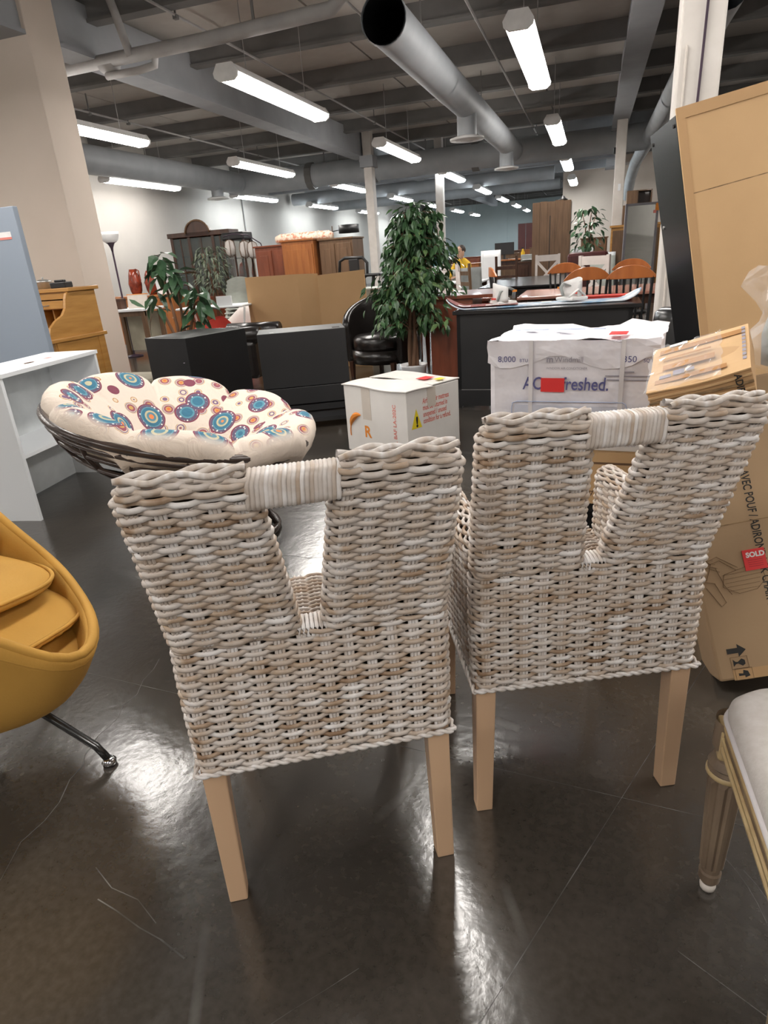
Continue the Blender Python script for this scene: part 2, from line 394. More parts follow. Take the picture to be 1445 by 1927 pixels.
# ------------------------------------------------------------------ the building
X0, X1, Y0, Y1, ZC = -10.8, 8.0, -8.0, 45.5, 4.14
def struct(mb, name, mat, label, **k):
    o = mb.obj(name, mat, **k); o['kind'] = 'structure'; o['label'] = label; return o
floor = struct(MB().box(X0, X1, Y0, Y1, -.1, 0), 'floor', M['floor'], 'dark polished concrete shop floor with scratches')
joint_mat = pm('floor_joint', (.16, .155, .15), .6, c2=(.045, .04, .036), scale=9, lo=.45, hi=.68)
def joint(a, b, wd=.0016, jag=0.0, n=2):
    p = [np.array((a[0] + (b[0] - a[0]) * t, a[1] + (b[1] - a[1]) * t, .0003)) for t in np.linspace(0, 1, n)]
    if jag:
        for q in p[1:-1]: q[:2] += RNG.normal(0, jag, 2)
    mb = MB()
    for i in range(n - 1):
        d = nrm(p[i + 1] - p[i]); s = np.cross(d, (0, 0, 1)) * wd / 2 * RNG.uniform(.6, 1.3)
        mb.add([p[i] - s, p[i] + s, p[i + 1] + s, p[i + 1] - s], [(0, 1, 2, 3)])
    mb.obj('crack' if jag else 'saw_cut', joint_mat, floor)
joint((-1.6, 1.41), (.125, 1.254), n=14); joint((.125, 1.254), (1.5, 1.13), n=10); joint((.40, 1.86), (-.35, .18), n=12)
joint((-1.38, 1.531), (-1.20, .60), .0025, .012, 16); joint((.215, .9), (.36, .81), .0018); joint((-.96, .715), (-.70, .652), .003, .004, 5)
joint((-1.02, .78), (-.80, .70), .0018, .006, 4); joint((-.60, .47), (-.36, .72), .0012, .004, 6); joint((-1.35, 2.35), (-.7, 2.45), .003, .01, 8)
arc = [(.30 + .12 * math.cos(t), .90 + .25 * math.sin(t), .0003) for t in np.linspace(-1.2, 1.0, 14)]
MB().tube(arc, .0012, 4, flat=.1).obj('scuff', joint_mat, floor)
MB().tube([(p[0] - .03, p[1] + .02, p[2]) for p in arc], .0009, 4, flat=.1).obj('scuff', joint_mat, floor)

ceil = struct(MB().box(X0, X1, Y0, Y1, ZC + .04, ZC + .12), 'ceiling', M['purlin'], 'dark grey exposed roof deck')
PY = [1.2 + 2.07 * k for k in range(-4, 22)]
panel = MB().box(-1.205, 1.205, -1.015, 1.015, -.02, .02).mesh('deck_panel', M['deck'])
cnt = 0
for i, y in enumerate(PY[:-1]):
    if y < 2: continue
    for j in range(8):
        x = -9.58 + 2.44 * j
        o = bpy.data.objects.new('deck_panel', panel); COL.objects.link(o); o.parent = ceil; o.location = (x, y + 1.035, ZC + .02)
pur = MB().box(X0, X1, -.055, .055, -.235, 0).box(X0, X1, -.085, .085, -.25, -.215)
for y in PY:
    if y < 2: continue
    o = pur.obj('roof_purlin', M['purlin'], ceil, loc=(0, y, ZC))
# bracing rods and sprinkler lines just below the purlins
for x, r in ((-8.3, .016), (-4.5, .017), (-2.7, .014), (-1.5, .017), (1.6, .015)):
    MB().tube([(x, 3, 3.86), (x, 42, 3.86)], r, 6).obj('sprinkler_line', M['pipe'], ceil)
for i in range(34):
    x = random.choice((-8.3, -4.5, -2.7, -1.5)); y = 6.5 + 1.03 * i
    MB().bar((x, y, 3.86), (x, y, ZC), .017).box(x - .025, x + .025, y - .025, y + .025, 3.82, 3.86).obj('pipe_hanger', M['purlin'], ceil)
# boxed girders carrying the purlins
for x, wd in ((-5.65, .28), (.445, .25)):
    MB().box(x - wd / 2, x + wd / 2, 3, 17.25, 3.575, 4.06).box(x - wd / 2 - .04, x + wd / 2 + .04, 3, 17.25, 3.535, 3.575).obj('roof_girder', M['girder'], ceil)
    MB().box(x - wd / 2, x + wd / 2, 17.5, 42, 3.575, 4.06).box(x - wd / 2 - .04, x + wd / 2 + .04, 17.5, 42, 3.535, 3.575).obj('roof_girder', M['girder'], ceil)
MB().box(-1.0, 5.7, 19.05, 19.3, 3.56, 4.08).box(-1.0, 5.7, 18.97, 19.38, 3.51, 3.56).obj('header_beam', M['girder'], ceil)
for y in (22.3, 25.5, 29.6, 34):
    MB().box(X0, .8, y, y + .28, 3.48 + (y - 22) * .012, 4.05).obj('header_beam', M['girder'], ceil)

struct(MB().box(X0 - .2, X0, Y0, Y1, 0, ZC + .1), 'wall_left', M['wall'], 'long pale painted side wall')
struct(MB().box(X0, X1, Y1, Y1 + .2, 0, ZC + .1), 'wall_back', M['wall_far'], 'pale blue grey back wall far away')
struct(MB().box(X1, X1 + .2, Y0, Y1, 0, ZC + .1), 'wall_right', M['wall'], 'pale painted wall on the right')
struct(MB().box(X0, X1, Y0 - .2, Y0, 0, ZC + .1), 'wall_front', M['wall'], 'pale painted wall behind the viewer')
part = struct(MB().box(-1.15, X1, 26.9, 27.1, 0, ZC), 'wall_partition', M['beige'], 'beige partition wall behind the mirror')
MB().box(-.8, 1.3, 26.82, 26.9, 3.62, 3.72).obj('ledge', M['white_paint'], part)
d = struct(MB().box(-10.8, -10.73, 18.95, 19.85, 0, 2.13), 'door_1', M['card2'], 'plain tan door in the side wall')
MB().tube([(-10.73, 19.03, 1.05), (-10.68, 19.03, 1.05), (-10.68, 19.12, 1.05)], .015, 6).obj('door_handle', M['steel'], d)
t = thing('fire_alarm_box', 'small dark red alarm box on the side wall above the tan door', 'alarm', (-10.8, 20.4, 2.2))
MB().box(0, .05, -.08, .08, -.08, .08).obj('housing', M['redcloth'], t, bevel=.006)
MB().box(.05, .06, -.04, .04, -.02, .03).obj('pull_handle', M['whiteink'], t)
struct(MB().tube([(-10.77, 20.25, 0), (-10.77, 20.25, 4.2)], .02, 6), 'trim_1', M['purlin'], 'thin conduit running up the side wall')
struct(MB().box(-8.9, -8.75, Y1 - .03, Y1, 0, 4.2), 'trim_2', M['wall_far'], 'narrow pilaster strip on the back wall')
struct(MB().box(-5.7, -5.35, Y1 - .05, Y1, 0, 4.2), 'trim_3', M['wall_far'], 'wide pilaster strip on the back wall')

# columns
def column(x0, x1, y0, y1, mat, label, cap=None):
    c = struct(MB().box(x0, x1, y0, y1, 0, ZC), 'support_column', mat, label, bevel=.012); c['category'] = 'column'; return c
column(-6.66, -5.46, 6.30, 6.76, M['beige'], 'wide beige pillar behind the oak rolltop desk')
c = column(.400, .625, 4.50, 4.70, M['white_paint'], 'white painted steel column with a dangling cable, by the tall carton sheet')
cable = [(.515 + .012 * math.sin(3 * t), 4.485, 1.65 + 2.6 * t) for t in np.linspace(0, 1, 20)]
MB().tube(cable, .007, 6).obj('cable', M['purple'], c)
MB().tube([(.44, 4.49, 0), (.44, 4.49, 2.2)], .006, 6).obj('edge_bead', M['cream'], c)
c = column(-5.45, -5.24, 16.7, 16.94, M['white_paint'], 'white column rising behind the wooden cabinets')
MB().box(-5.51, -5.18, 16.6, 17.0, 3.28, 3.53).obj('capital', M['girder'], c)
column(-4.01, -3.81, 18.2, 18.42, M['white_paint'], 'white column half hidden behind the ficus tree')
c = column(.369, .579, 16.1, 16.3, M['white_paint'], 'pale column with a small white switch plate')
MB().box(.455, .51, 16.085, 16.1, 2.2, 2.33).obj('switch_plate', M['white'], c)
MB().box(.325, .369, 16.1, 16.26, 2.91, 3.03).obj('sensor', M['black'], c)

# ------------------------------------------------------------------ ducts and pipes
def tube_thing(name, cat, label, pts, r, mat, n=20, extra=()):
    t = thing(name, label, cat, pts[0])
    q = [np.array(p) - np.array(pts[0]) for p in pts]
    b = MB().tube(q, r, n, capped=False).obj('duct_body', mat, t, smooth=True)
    return t
def elbow_drop(t, p, r, drop, o):
    p = np.array(p) - np.array(o)
    MB().tube([p + (0, 0, .05), p + (0, 0, -drop)], r, 18, capped=False).obj('drop', M['duct'], t, smooth=True)
    mb = MB().lathe([(r, 0), (r * 1.75, -.03), (r * 1.75, -.06), (r * 1.2, -.05), (r * 1.1, -.075), (r * .7, -.06), (r * .6, -.085), (.001, -.085)], 24, (p[0], p[1], p[2] - drop))
    mb.obj('diffuser', M['housing'], t, smooth=True)
o = (-2.04, 7.2, 3.38)
t = thing('air_duct', 'large round grey duct with an open end and two drop diffusers', 'duct', o)
q = [(0, 0, 0), (.02, 3.2, .0), (.05, 6.5, .015), (.10, 10.6, .015)]
MB().tube(q, .22, 24, capped=False).obj('duct_body', M['duct'], t, smooth=True)
MB().tube(q[:2], .207, 24, capped=False).obj('inner_lining', M['black'], t, smooth=True)
MB().tube([(.0, 0, .0), (.0, .05, 0)], .231, 24, capped=False).obj('rim_collar', M['duct'], t, smooth=True)
for y in (2.6, 7.0): MB().tube([(.02, y, 0), (.02, y + .04, 0)], .226, 24, capped=False).obj('seam_band', M['duct'], t, smooth=True)
for y in (1.5, 6.0): MB().bar((.02, y, .2), (.02, y, .87), .015).obj('hanger_rod', M['purlin'], t)
elbow_drop(t, (-2.0, 11.55, 3.27), .155, .34, o); elbow_drop(t, (-1.96, 16.45, 3.27), .155, .33, o)
o = (-9.56, 6.5, 3.41)
t = thing('air_duct', 'grey duct running along the left wall above the hanging lights', 'duct', o)
MB().tube([(0, 0, 0), (0, 11.3, 0)], .27, 20, capped=False).obj('duct_body', M['duct'], t, smooth=True)
for y in (1.6, 5, 8): MB().tube([(0, y, 0), (0, y + .04, 0)], .276, 20, capped=False).obj('seam_band', M['duct'], t, smooth=True)
elbow_drop(t, (-9.56, 16.7, 3.24), .16, .23, o)
for y in (2.4, 4, 7.3): MB().bar((.0, y, .25), (0, y, .84), .016).obj('hanger_rod', M['purlin'], t)
o = (-9.9, 18.12, 3.40)
t = thing('air_duct', 'wide grey trunk duct crossing the shop from side to side', 'duct', o)
MB().tube([(0, 0, 0), (11.0, -.15, 0)], .29, 20, capped=False).obj('duct_body', M['duct'], t, smooth=True)
for x in (2.4, 4.2, 6.9): MB().tube([(x, -.03, 0), (x + .18, -.03, 0)], .33, 12).obj('fire_collar', M['purlin'], t)
for x in (2.9, 5.7, 7.3): MB().bar((x, -.03, .25), (x, -.03, .85), .025).obj('hanger_rod', M['purlin'], t)
for y, z, x1, lab in ((23.9, 3.38, -1.3, 'grey duct crossing the far hall, nearest of the two far ducts'), (28.0, 3.36, -1.3, 'grey duct crossing the far hall, farthest one')):
    o = (-10.6, y, z); t = thing('air_duct', lab, 'duct', o)
    MB().tube([(0, 0, 0), (x1 + 10.6, 0, 0)], .2, 14, capped=False).obj('duct_body', M['duct'], t, smooth=True)
    for x in (2, 5, 8): MB().bar((x, 0, .15), (x, 0, 4.14 - z), .02).obj('hanger_rod', M['purlin'], t)
o = (-6.15, 7.22, 3.49)
t = thing('water_pipe', 'long grey pipe crossing under the roof at upper left', 'pipe', o)
MB().tube([(0, .2, .04), (2.1, 0, .0), (3.6, -.08, 0.02), (3.75, -.10, .12), (5.1, -.12, .26), (10.5, -.16, .26)], .069, 14).obj('pipe_run', M['pipe'], t, smooth=True)
MB().tube([(.73, .16, -.11), (1.2, .12, -.12), (1.42, .1, -.105), (1.46, .08, .0)], .04, 10).obj('branch', M['pipe'], t, smooth=True)
MB().tube([(1.17, .04, .0), (1.1, .0, .4), (1.05, -.08, .75)], .045, 10).obj('riser', M['pipe'], t, smooth=True)
MB().tube([(.69, .16, 0), (.89, .14, 0)], .081, 14).obj('coupling', M['pipe'], t, smooth=True)
for x in (2.75, 5.4): MB().bar((x, -.05, 0), (x, -.05, .76), .024).obj('pipe_clamp', M['purlin'], t)
o = (1.13, 8.1, 3.36)
t = thing('air_duct', 'slim round grey duct slanting past the white steel column', 'duct', o)
MB().tube([(0, 0, 0), (0, 15.4, 0), (-.04, 17, -.28), (-.08, 17.8, -.8)], .165, 16, capped=False).obj('duct_body', M['duct'], t, smooth=True)
for y in (5, 9, 15): MB().tube([(0, y, 0), (0, y + .08, 0)], .177, 16, capped=False).obj('seam_band', M['duct'], t, smooth=True)
for y in (3, 7.5, 13): MB().bar((0, y, .1), (0, y, .89), .016).obj('hanger_rod', M['purlin'], t)

# ------------------------------------------------------------------ hanging tube lights
LZ, LL = 3.15, 2.64
def light_proto(lens):
    prof = [(-.138, .0), (-.085, .08), (.085, .08), (.138, .0)]
    h = MB().prism([(a, b) for a, b in prof], (0, 0, 0), (1, 0, 0), (0, 0, 1), (0, LL, 0)).mesh('housing', M['housing'])
    l = MB().prism([(-.126, -.002), (-.122, -.036), (-.082, -.068), (.082, -.068), (.122, -.036), (.126, -.002)], (0, .03, 0), (1, 0, 0), (0, 0, 1), (0, LL - .06, 0)).mesh('lens', lens)
    e = MB().prism([(-.142, .004), (-.134, -.04), (-.086, -.076), (.086, -.076), (.134, -.04), (.142, .004), (.089, .085), (-.089, .085)], (0, -.005, 0), (1, 0, 0), (0, 0, 1), (0, .035, 0)).mesh('end_cap', M['housing'])
    wv = MB().tube([(0, 0, .08), (0, 0, 1.08)], .005, 5).mesh('hanger_wire', M['steel'])
    return h, l, e, wv
PRW, PRC = light_proto(M['lens']), light_proto(M['lens_cool'])
def hang_light(x, y, label, cool=False, wires=True):
    pr = PRC if cool else PRW
    t = thing('ceiling_light', label, 'ceiling light', (x, y, LZ), 0, 'hanging tube lights')
    for nm, me, loc in (('housing', pr[0], (0, 0, 0)), ('lens', pr[1], (0, 0, 0)), ('end_cap', pr[2], (0, 0, 0)), ('end_cap', pr[2], (0, LL - .025, 0)), ('hanger_wire', pr[3], (0, .5, 0)), ('hanger_wire', pr[3], (0, LL - .5, 0))):
        ob = bpy.data.objects.new(nm, me); COL.objects.link(ob); ob.parent = t; ob.location = loc
ORD = ['first', 'second', 'third', 'fourth', 'fifth', 'sixth', 'seventh', 'eighth']
ROWS = ((-.745, 'in the right-hand row', 3), (-3.77, 'in the row left of the open duct', 6), (-6.75, 'in the row beyond the big girder', 6), (-9.8, 'in the row along the left wall', 5))
for x, where, kmax in ROWS:
    n = 0
    for k in range(-2, kmax + 1):
        y = 7.11 + 5.44 * k
        vis = (k >= 0 and not (x < -9 and k == 0))
        if vis:
            lab = 'lit hanging tube light %s, %s from the viewer' % (where, ORD[n]); n += 1
        else: lab = 'lit hanging tube light overhead out of view'
        hang_light(x, y, lab, cool=(y > 16))
for x in (2.31, 5.35):
    for k in (-2, -1): hang_light(x, 7.11 + 5.44 * k, 'lit hanging tube light overhead out of view')
for k in (2, 3): hang_light(5.35, 7.11 + 5.44 * k, 'lit hanging tube light off to the right behind the leaning sheet, %s one' % ('nearer' if k == 2 else 'farther'))
# ------------------------------------------------------------------ wicker armchairs
def rrect(xl, xr, y0, y1, r, n):
    """n points evenly round a rounded rectangle, with outward normals (horizontal)"""
    r = min(r, (xr - xl) / 2 - 1e-4, (y1 - y0) / 2 - 1e-4)
    P = []; Nn = []
    def seg(a, b, nv):
        m = max(2, int(np.hypot(b[0] - a[0], b[1] - a[1]) / .002))
        for t in np.linspace(0, 1, m, endpoint=False): P.append((a[0] + (b[0] - a[0]) * t, a[1] + (b[1] - a[1]) * t)); Nn.append(nv)
    def arc(c, a0):
        for t in np.linspace(0, PI / 2, 14, endpoint=False): P.append((c[0] + r * math.cos(a0 + t), c[1] + r * math.sin(a0 + t))); Nn.append((math.cos(a0 + t), math.sin(a0 + t)))
    seg((xl + r, y0), (xr - r, y0), (0, -1)); arc((xr - r, y0 + r), -PI / 2)
    seg((xr, y0 + r), (xr, y1 - r), (1, 0)); arc((xr - r, y1 - r), 0)
    seg((xr - r, y1), (xl + r, y1), (0, 1)); arc((xl + r, y1 - r), PI / 2)
    seg((xl, y1 - r), (xl, y0 + r), (-1, 0)); arc((xl + r, y0 + r), PI)
    P = np.array(P); Nn = np.array(Nn, float)
    Q = np.vstack([P, P[:1]]); s = np.concatenate([[0], np.cumsum(np.linalg.norm(np.diff(Q, axis=0), axis=1))])
    u = np.linspace(0, s[-1], n, endpoint=False)
    idx = np.searchsorted(s, u, side='right') - 1
    f = (u - s[idx]) / (s[idx + 1] - s[idx])
    Pn = P[idx] + (Q[idx + 1] - P[idx]) * f[:, None]
    return Pn, Nn[idx]

SPS = 6      # samples per stake
def add_tube_np(mb, P, r, tint, n=6, closed=True, flat=1.2):
    """fast tube whose frame is (outward-ish, up)"""
    m = len(P)
    if closed: T = np.roll(P, -1, 0) - np.roll(P, 1, 0)
    else:
        T = np.empty_like(P); T[1:-1] = P[2:] - P[:-2]; T[0] = P[1] - P[0]; T[-1] = P[-1] - P[-2]
    T /= np.linalg.norm(T, axis=1)[:, None] + 1e-12
    up = np.tile(np.array((0, 0, 1.0)), (m, 1)); par = np.abs(T[:, 2]) > .9
    up[par] = (0, 1, 0)
    V = np.cross(T, up); V /= np.linalg.norm(V, axis=1)[:, None] + 1e-12; U = np.cross(V, T)
    a = np.arange(n) * 2 * PI / n + .3
    R = P[:, None, :] + r * (np.cos(a)[None, :, None] * U[:, None, :] * flat + np.sin(a)[None, :, None] * V[:, None, :] * .9)
    mb.VV.append(R.reshape(-1, 3)); mb.TT.append(np.repeat(tint, n))
    k = m if closed else m - 1
    i = np.arange(k)[:, None]; j = np.arange(n)[None, :]; i2 = (i + 1) % m; j2 = (j + 1) % n
    F = np.stack([i * n + j, i * n + j2, i2 * n + j2, i2 * n + j], -1).reshape(-1, 4) + mb.off
    mb.FF.append(F); mb.off += m * n

class Weave:
    def __init__(s): s.VV = []; s.TT = []; s.FF = []; s.off = 0
    def obj(s, name, mat, parent):
        V = np.concatenate(s.VV); F = np.concatenate(s.FF); T = np.concatenate(s.TT)
        m = bpy.data.meshes.new(name); m.vertices.add(len(V)); m.vertices.foreach_set('co', V.ravel())
        m.loops.add(F.size); m.loops.foreach_set('vertex_index', F.ravel().astype(np.int32))
        m.polygons.add(len(F)); m.polygons.foreach_set('loop_start', np.arange(0, F.size, 4, dtype=np.int32)); m.polygons.foreach_set('loop_total', np.full(len(F), 4, np.int32))
        m.polygons.foreach_set('use_smooth', np.ones(len(F), bool))
        m.update(calc_edges=True); m.validate()
        at = m.attributes.new('tint', 'FLOAT', 'POINT'); at.data.foreach_set('value', T.astype(np.float32))
        m.materials.append(mat)
        o = bpy.data.objects.new(name, m); COL.objects.link(o); o.parent = parent; o['kind'] = 'stuff'
        return o

def strand_tint(m):
    base = np.clip(RNG.normal(.54, .12), .15, .9)
    k = np.interp(np.arange(m), np.linspace(0, m, max(3, m // 14)), RNG.normal(0, .13, max(3, m // 14)))
    return np.clip(base + k, .02, 1.0)

def weave_loops(wv, section, z0, z1, nst, pitch=.0088, r=.0045, amp=.0038, cap=0):
    """section(z) -> (xl, xr, y0, y1); plain weave round a padded panel; cap rows close its top"""
    nr = int((z1 - z0) / pitch); rows = []
    n = nst * SPS; s = np.arange(n) / SPS
    stakes = [[] for _ in range(nst)]
    for k in range(nr + cap):
        z = z0 + k * pitch if k < nr else z0 + nr * pitch + (k - nr) * pitch * .55
        xl, xr, y0, y1 = section(min(z, z1))
        mn = min(y1 - y0, xr - xl)
        inset = 0 if k < nr else min(((k - nr + 1) / (cap + .6)) ** 1.3 * mn * .5, mn / 2 - .004)
        P, N = rrect(xl + inset, xr - inset, y0 + inset, y1 - inset, .022, n)
        zz = z + np.interp(s, np.linspace(0, nst, nst // 3 + 2), RNG.normal(0, .0011, nst // 3 + 2))
        if k < nr:
            for q in range(nst): stakes[q].append(np.array((P[q * SPS][0] + N[q * SPS][0] * .0008, P[q * SPS][1] + N[q * SPS][1] * .0008, z)))
        w_ = np.cos(PI * s + PI * k); off = amp * np.tanh(2.4 * w_) / math.tanh(2.4) * RNG.uniform(.9, 1.1)
        off = off + RNG.normal(0, .0004, n)
        # a strand sags a little where it passes over
        dz = -.0016 * np.maximum(w_, 0)
        C = np.column_stack([P[:, 0] + N[:, 0] * off, P[:, 1] + N[:, 1] * off, zz + dz])
        add_tube_np(wv, C, r * RNG.uniform(.92, 1.08), strand_tint(n))
    for q in range(nst):
        S = np.array(stakes[q]); t = S[min(len(S) - 1, 1)]
        P, N = rrect(*section(z0), .022, n); d = P[(q * SPS + 1) % n] - P[q * SPS - 1]; d /= np.linalg.norm(d)
        for sg in (-1, 0, 1):
            L = S[::3] + np.array((d[0], d[1], 0)) * .0062 * sg
            if len(L) > 1:
                add_tube_np(wv, L, .0040, np.full(len(L), RNG.uniform(.55, .9)), 5, False, 1.0)

def weave_flat(wv, x0, x1, y0, y1, z, nst, pitch=.0088):
    n = nst * SPS; s = np.arange(n) / SPS
    for k in range(int((y1 - y0) / pitch)):
        off = .0046 * np.tanh(1.7 * np.cos(PI * s + PI * k)) / math.tanh(1.7)
        C = np.column_stack([np.linspace(x0, x1, n), np.full(n, y0 + k * pitch), z + off])
        T = np.roll(C, -1, 0) - np.roll(C, 1, 0)
        add_tube_np(wv, C, .0043, strand_tint(n), 6, False, 1.1)
    for q in range(nst):
        x = x0 + (x1 - x0) * (q * SPS) / (n - 1)
        for sg in (-1, 1):
            L = np.column_stack([np.full(6, x + sg * .0058), np.linspace(y0, y1, 6), np.full(6, z)])
            add_tube_np(wv, L, .0046, np.full(6, RNG.uniform(.6, .95)), 5, False, 1.0)

def braid(wv, path, strands=2, R=.0030, r=.0040, turns_per_m=46, closed=True):
    P = np.array(path, float)
    if closed: P = np.vstack([P, P[:1]])
    s = np.concatenate([[0], np.cumsum(np.linalg.norm(np.diff(P, axis=0), axis=1))])
    u = np.arange(0, s[-1], .005)
    C = np.column_stack([np.interp(u, s, P[:, i]) for i in range(3)])
    T = np.gradient(C, axis=0); T /= np.linalg.norm(T, axis=1)[:, None] + 1e-9
    V = np.cross(T, (0, 0, 1.0)); V /= np.linalg.norm(V, axis=1)[:, None] + 1e-9; U = np.cross(V, T)
    for k in range(strands):
        a = u * turns_per_m * 2 * PI / 2 + 2 * PI * k / strands
        Q = C + R * (np.cos(a)[:, None] * U + np.sin(a)[:, None] * V)
        add_tube_np(wv, Q, r, np.clip(.78 + RNG.normal(0, .05, len(Q)), 0, 1), 6, closed, 1.0)

ZS, ZB, ZT, LT = .366, .645, .968, .125
def lean(z): return -LT * max(0.0, (z - .63) / (.99 - .63)) ** 1.12
def make_chair(name, label):
    t = thing(name, label, 'chair', group='pair of whitewashed wicker armchairs')
    def low(z):
        b = .003 * math.sin((z - ZS) * 9)
        return (-.245 - b, .245 + b, 0.0, .055)
    wv = Weave(); weave_loops(wv, low, ZS + .008, ZB + .009, 26); wv.obj('woven_back_panel', M['wicker'], t)
    for sg in (-1, 1):
        def slat(z, sg=sg):
            u = max(0, (z - ZB) / (ZT - ZB)); inn = .022 + .037 * u; out = .246 + .009 * u; y = lean(z)
            return ((-out, -inn) if sg < 0 else (inn, out)) + (y + .002 * u, y + .053 - .006 * u)
        wv = Weave(); weave_loops(wv, slat, ZB + .002, ZT, 12, cap=4)
        # wavy border strands laid along the top edge
        xl, xr, y0, y1 = slat(ZT)
        for q, yy in enumerate((.2, .5, .8)):
            xs = np.linspace(xl + .008, xr - .008, 40)
            C = np.column_stack([xs, y0 + (y1 - y0) * (yy + .12 * np.sin(xs * 75 + q * 2.1)), ZT + .0165 + .0035 * np.sin(xs * 75 + q * 2.1 + 1.2)])
            add_tube_np(wv, C, .0052, np.clip(.72 + RNG.normal(0, .12, 40), 0, 1), 6, False, 1.0)
        wv.obj('woven_back_slat', M['wicker'], t)
        u0, u1 = slat(ZB), slat(ZT)
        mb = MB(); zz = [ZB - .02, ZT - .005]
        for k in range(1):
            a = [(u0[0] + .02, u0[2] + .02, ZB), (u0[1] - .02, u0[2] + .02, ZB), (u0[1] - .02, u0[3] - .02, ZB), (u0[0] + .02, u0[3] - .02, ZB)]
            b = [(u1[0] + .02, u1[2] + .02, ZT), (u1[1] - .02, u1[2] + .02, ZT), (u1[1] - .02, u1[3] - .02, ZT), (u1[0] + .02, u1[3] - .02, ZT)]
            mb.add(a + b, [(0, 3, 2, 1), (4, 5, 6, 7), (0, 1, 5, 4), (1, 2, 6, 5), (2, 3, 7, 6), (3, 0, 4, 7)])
        mb.obj('frame_shade_liner', M['wicker_dark'], t)  # frame boards as a dark liner, colour painting shade behind the weave's holes
        # arm: a padded woven panel from skirt to arm rest
        ax = sg * .216
        def arm(z, ax=ax): return (ax - .0275, ax + .0275, .062, .45)
        wv = Weave(); weave_loops(wv, arm, ZS + .008, .685, 24, cap=4); wv.obj('woven_arm', M['wicker'], t)
        MB().box(ax - .008, ax + .008, .075, .435, ZS + .01, .67).obj('frame_shade_liner', M['wicker_dark'], t)
    MB().box(-.225, .225, .018, .036, ZS + .01, ZB).obj('frame_shade_liner', M['wicker_dark'], t)
    wv = Weave(); weave_flat(wv, -.19, .19, .058, .50, .498, 9); wv.obj('woven_seat', M['wicker'], t)
    MB().box(-.19, .19, .06, .49, .47, .485).obj('frame_shade_liner', M['wicker_dark'], t)
    wv = Weave(); weave_loops(wv, lambda z: (-.19, .19, .465, .505), ZS + .008, .495, 20); wv.obj('woven_apron', M['wicker'], t)
    # sill at the foot of the slot
    wv = Weave()
    for x in np.linspace(-.024, .024, 7):
        y = lean(ZB)
        C = np.array([(x, y + .002, ZB - .014), (x, y + .004, ZB + .002), (x, y + .02, ZB + .007), (x, y + .04, ZB + .007), (x, y + .05, ZB - .006)])
        add_tube_np(wv, C, .0042, np.full(5, RNG.uniform(.7, 1)), 6, False, 1.0)
    wv.obj('woven_sill', M['wicker'], t)
    wv = Weave(); q = .252
    braid(wv, [(-q, -.006, ZS), (q, -.006, ZS), (q, .508, ZS), (-q, .508, ZS)]); wv.obj('braided_hem', M['wicker'], t)
    # wrapped hand-hold between the two slats
    wv = Weave(); zc = ZT - .022; y = lean(zc)
    for k, x in enumerate(np.linspace(-.066, .066, 21)):
        hw, hh = .0255, .0265; n = 28; a = np.arange(n) * 2 * PI / n
        ca, sa = np.cos(a), np.sin(a); e = .5
        P = np.column_stack([x + .004 * np.sin(a * 1 + .6) + RNG.normal(0, .0006), y + .026 + hw * np.sign(ca) * np.abs(ca) ** e, zc + hh * np.sign(sa) * np.abs(sa) ** e])
        T = np.roll(P, -1, 0) - np.roll(P, 1, 0); T /= np.linalg.norm(T, axis=1)[:, None]
        V = np.tile(np.array((1.0, 0, 0)), (n, 1)); U = np.cross(T, V); b = np.arange(6) * 2 * PI / 6
        R = P[:, None, :] + .0043 * (np.cos(b)[None, :, None] * U[:, None, :] * .8 + np.sin(b)[None, :, None] * V[:, None, :])
        wv.VV.append(R.reshape(-1, 3)); tn = np.clip(RNG.normal(.68, .13), .15, 1); wv.TT.append(np.full(n * 6, tn))
        i = np.arange(n)[:, None]; j = np.arange(6)[None, :]; i2 = (i + 1) % n; j2 = (j + 1) % 6
        wv.FF.append(np.stack([i * 6 + j, i * 6 + j2, i2 * 6 + j2, i2 * 6 + j], -1).reshape(-1, 4) + wv.off); wv.off += n * 6
    wv.obj('wrapped_handle', M['wicker'], t)
    MB().box(-.067, .067, y + .007, y + .045, zc - .020, zc + .020).obj('frame_shade_liner', M['wicker_dark'], t)
    for sx in (-1, 1):
        for yy in (.032, .472):
            MB().taper((sx * .228, yy, .0), (sx * .222, yy + (.0 if yy < .1 else 0), ZS + .03), .038, .046).obj('leg', M['oakleg'], t, bevel=.003)
    return t
wc = make_chair('wicker_armchair', 'nearest whitewashed wicker armchair, seen from behind left of its twin')
wc.location = (-.445, .88, 0); wc.rotation_euler = (0, 0, .478)
wc2 = dup(wc, loc=(.032, 1.216, 0), rz=.394, label='farther whitewashed wicker armchair, standing beside the boxes on the right')
# ------------------------------------------------------------------ mustard lounge chair and its loose cushions
def ring(ctrl, n=72, close=True):
    c = sorted(ctrl); a = [x[0] for x in c]; a = [a[-1] - 360] + a + [a[0] + 360]
    R = [c[-1][1]] + [x[1] for x in c] + [c[0][1]]; Z = [c[-1][2]] + [x[2] for x in c] + [c[0][2]]
    th = np.linspace(-180, 180, n, endpoint=False)
    r = np.interp(th, a, R); z = np.interp(th, a, Z)
    k = np.array([1, 2, 3, 2, 1]) / 9.0
    for _ in range(2):
        r = np.convolve(np.concatenate([r[-2:], r, r[:2]]), k, 'valid'); z = np.convolve(np.concatenate([z[-2:], z, z[:2]]), k, 'valid')
    return np.radians(th), r, z
th, rr, zz = ring([(0, .495, .385), (-8, .475, .385), (-16, .46, .50), (-26, .45, .60), (-45, .40, .66), (-90, .34, .70), (-135, .37, .8), (180, .42, .95), (135, .36, .78), (88, .285, .59), (65, .315, .49), (39, .35, .42), (14, .425, .395)])
t = thing('lounge_chair', 'mustard velvet shell lounge chair cut off at the left edge', 'chair', (-1.62, 1.02, 0))
mb = MB(); NV = 14
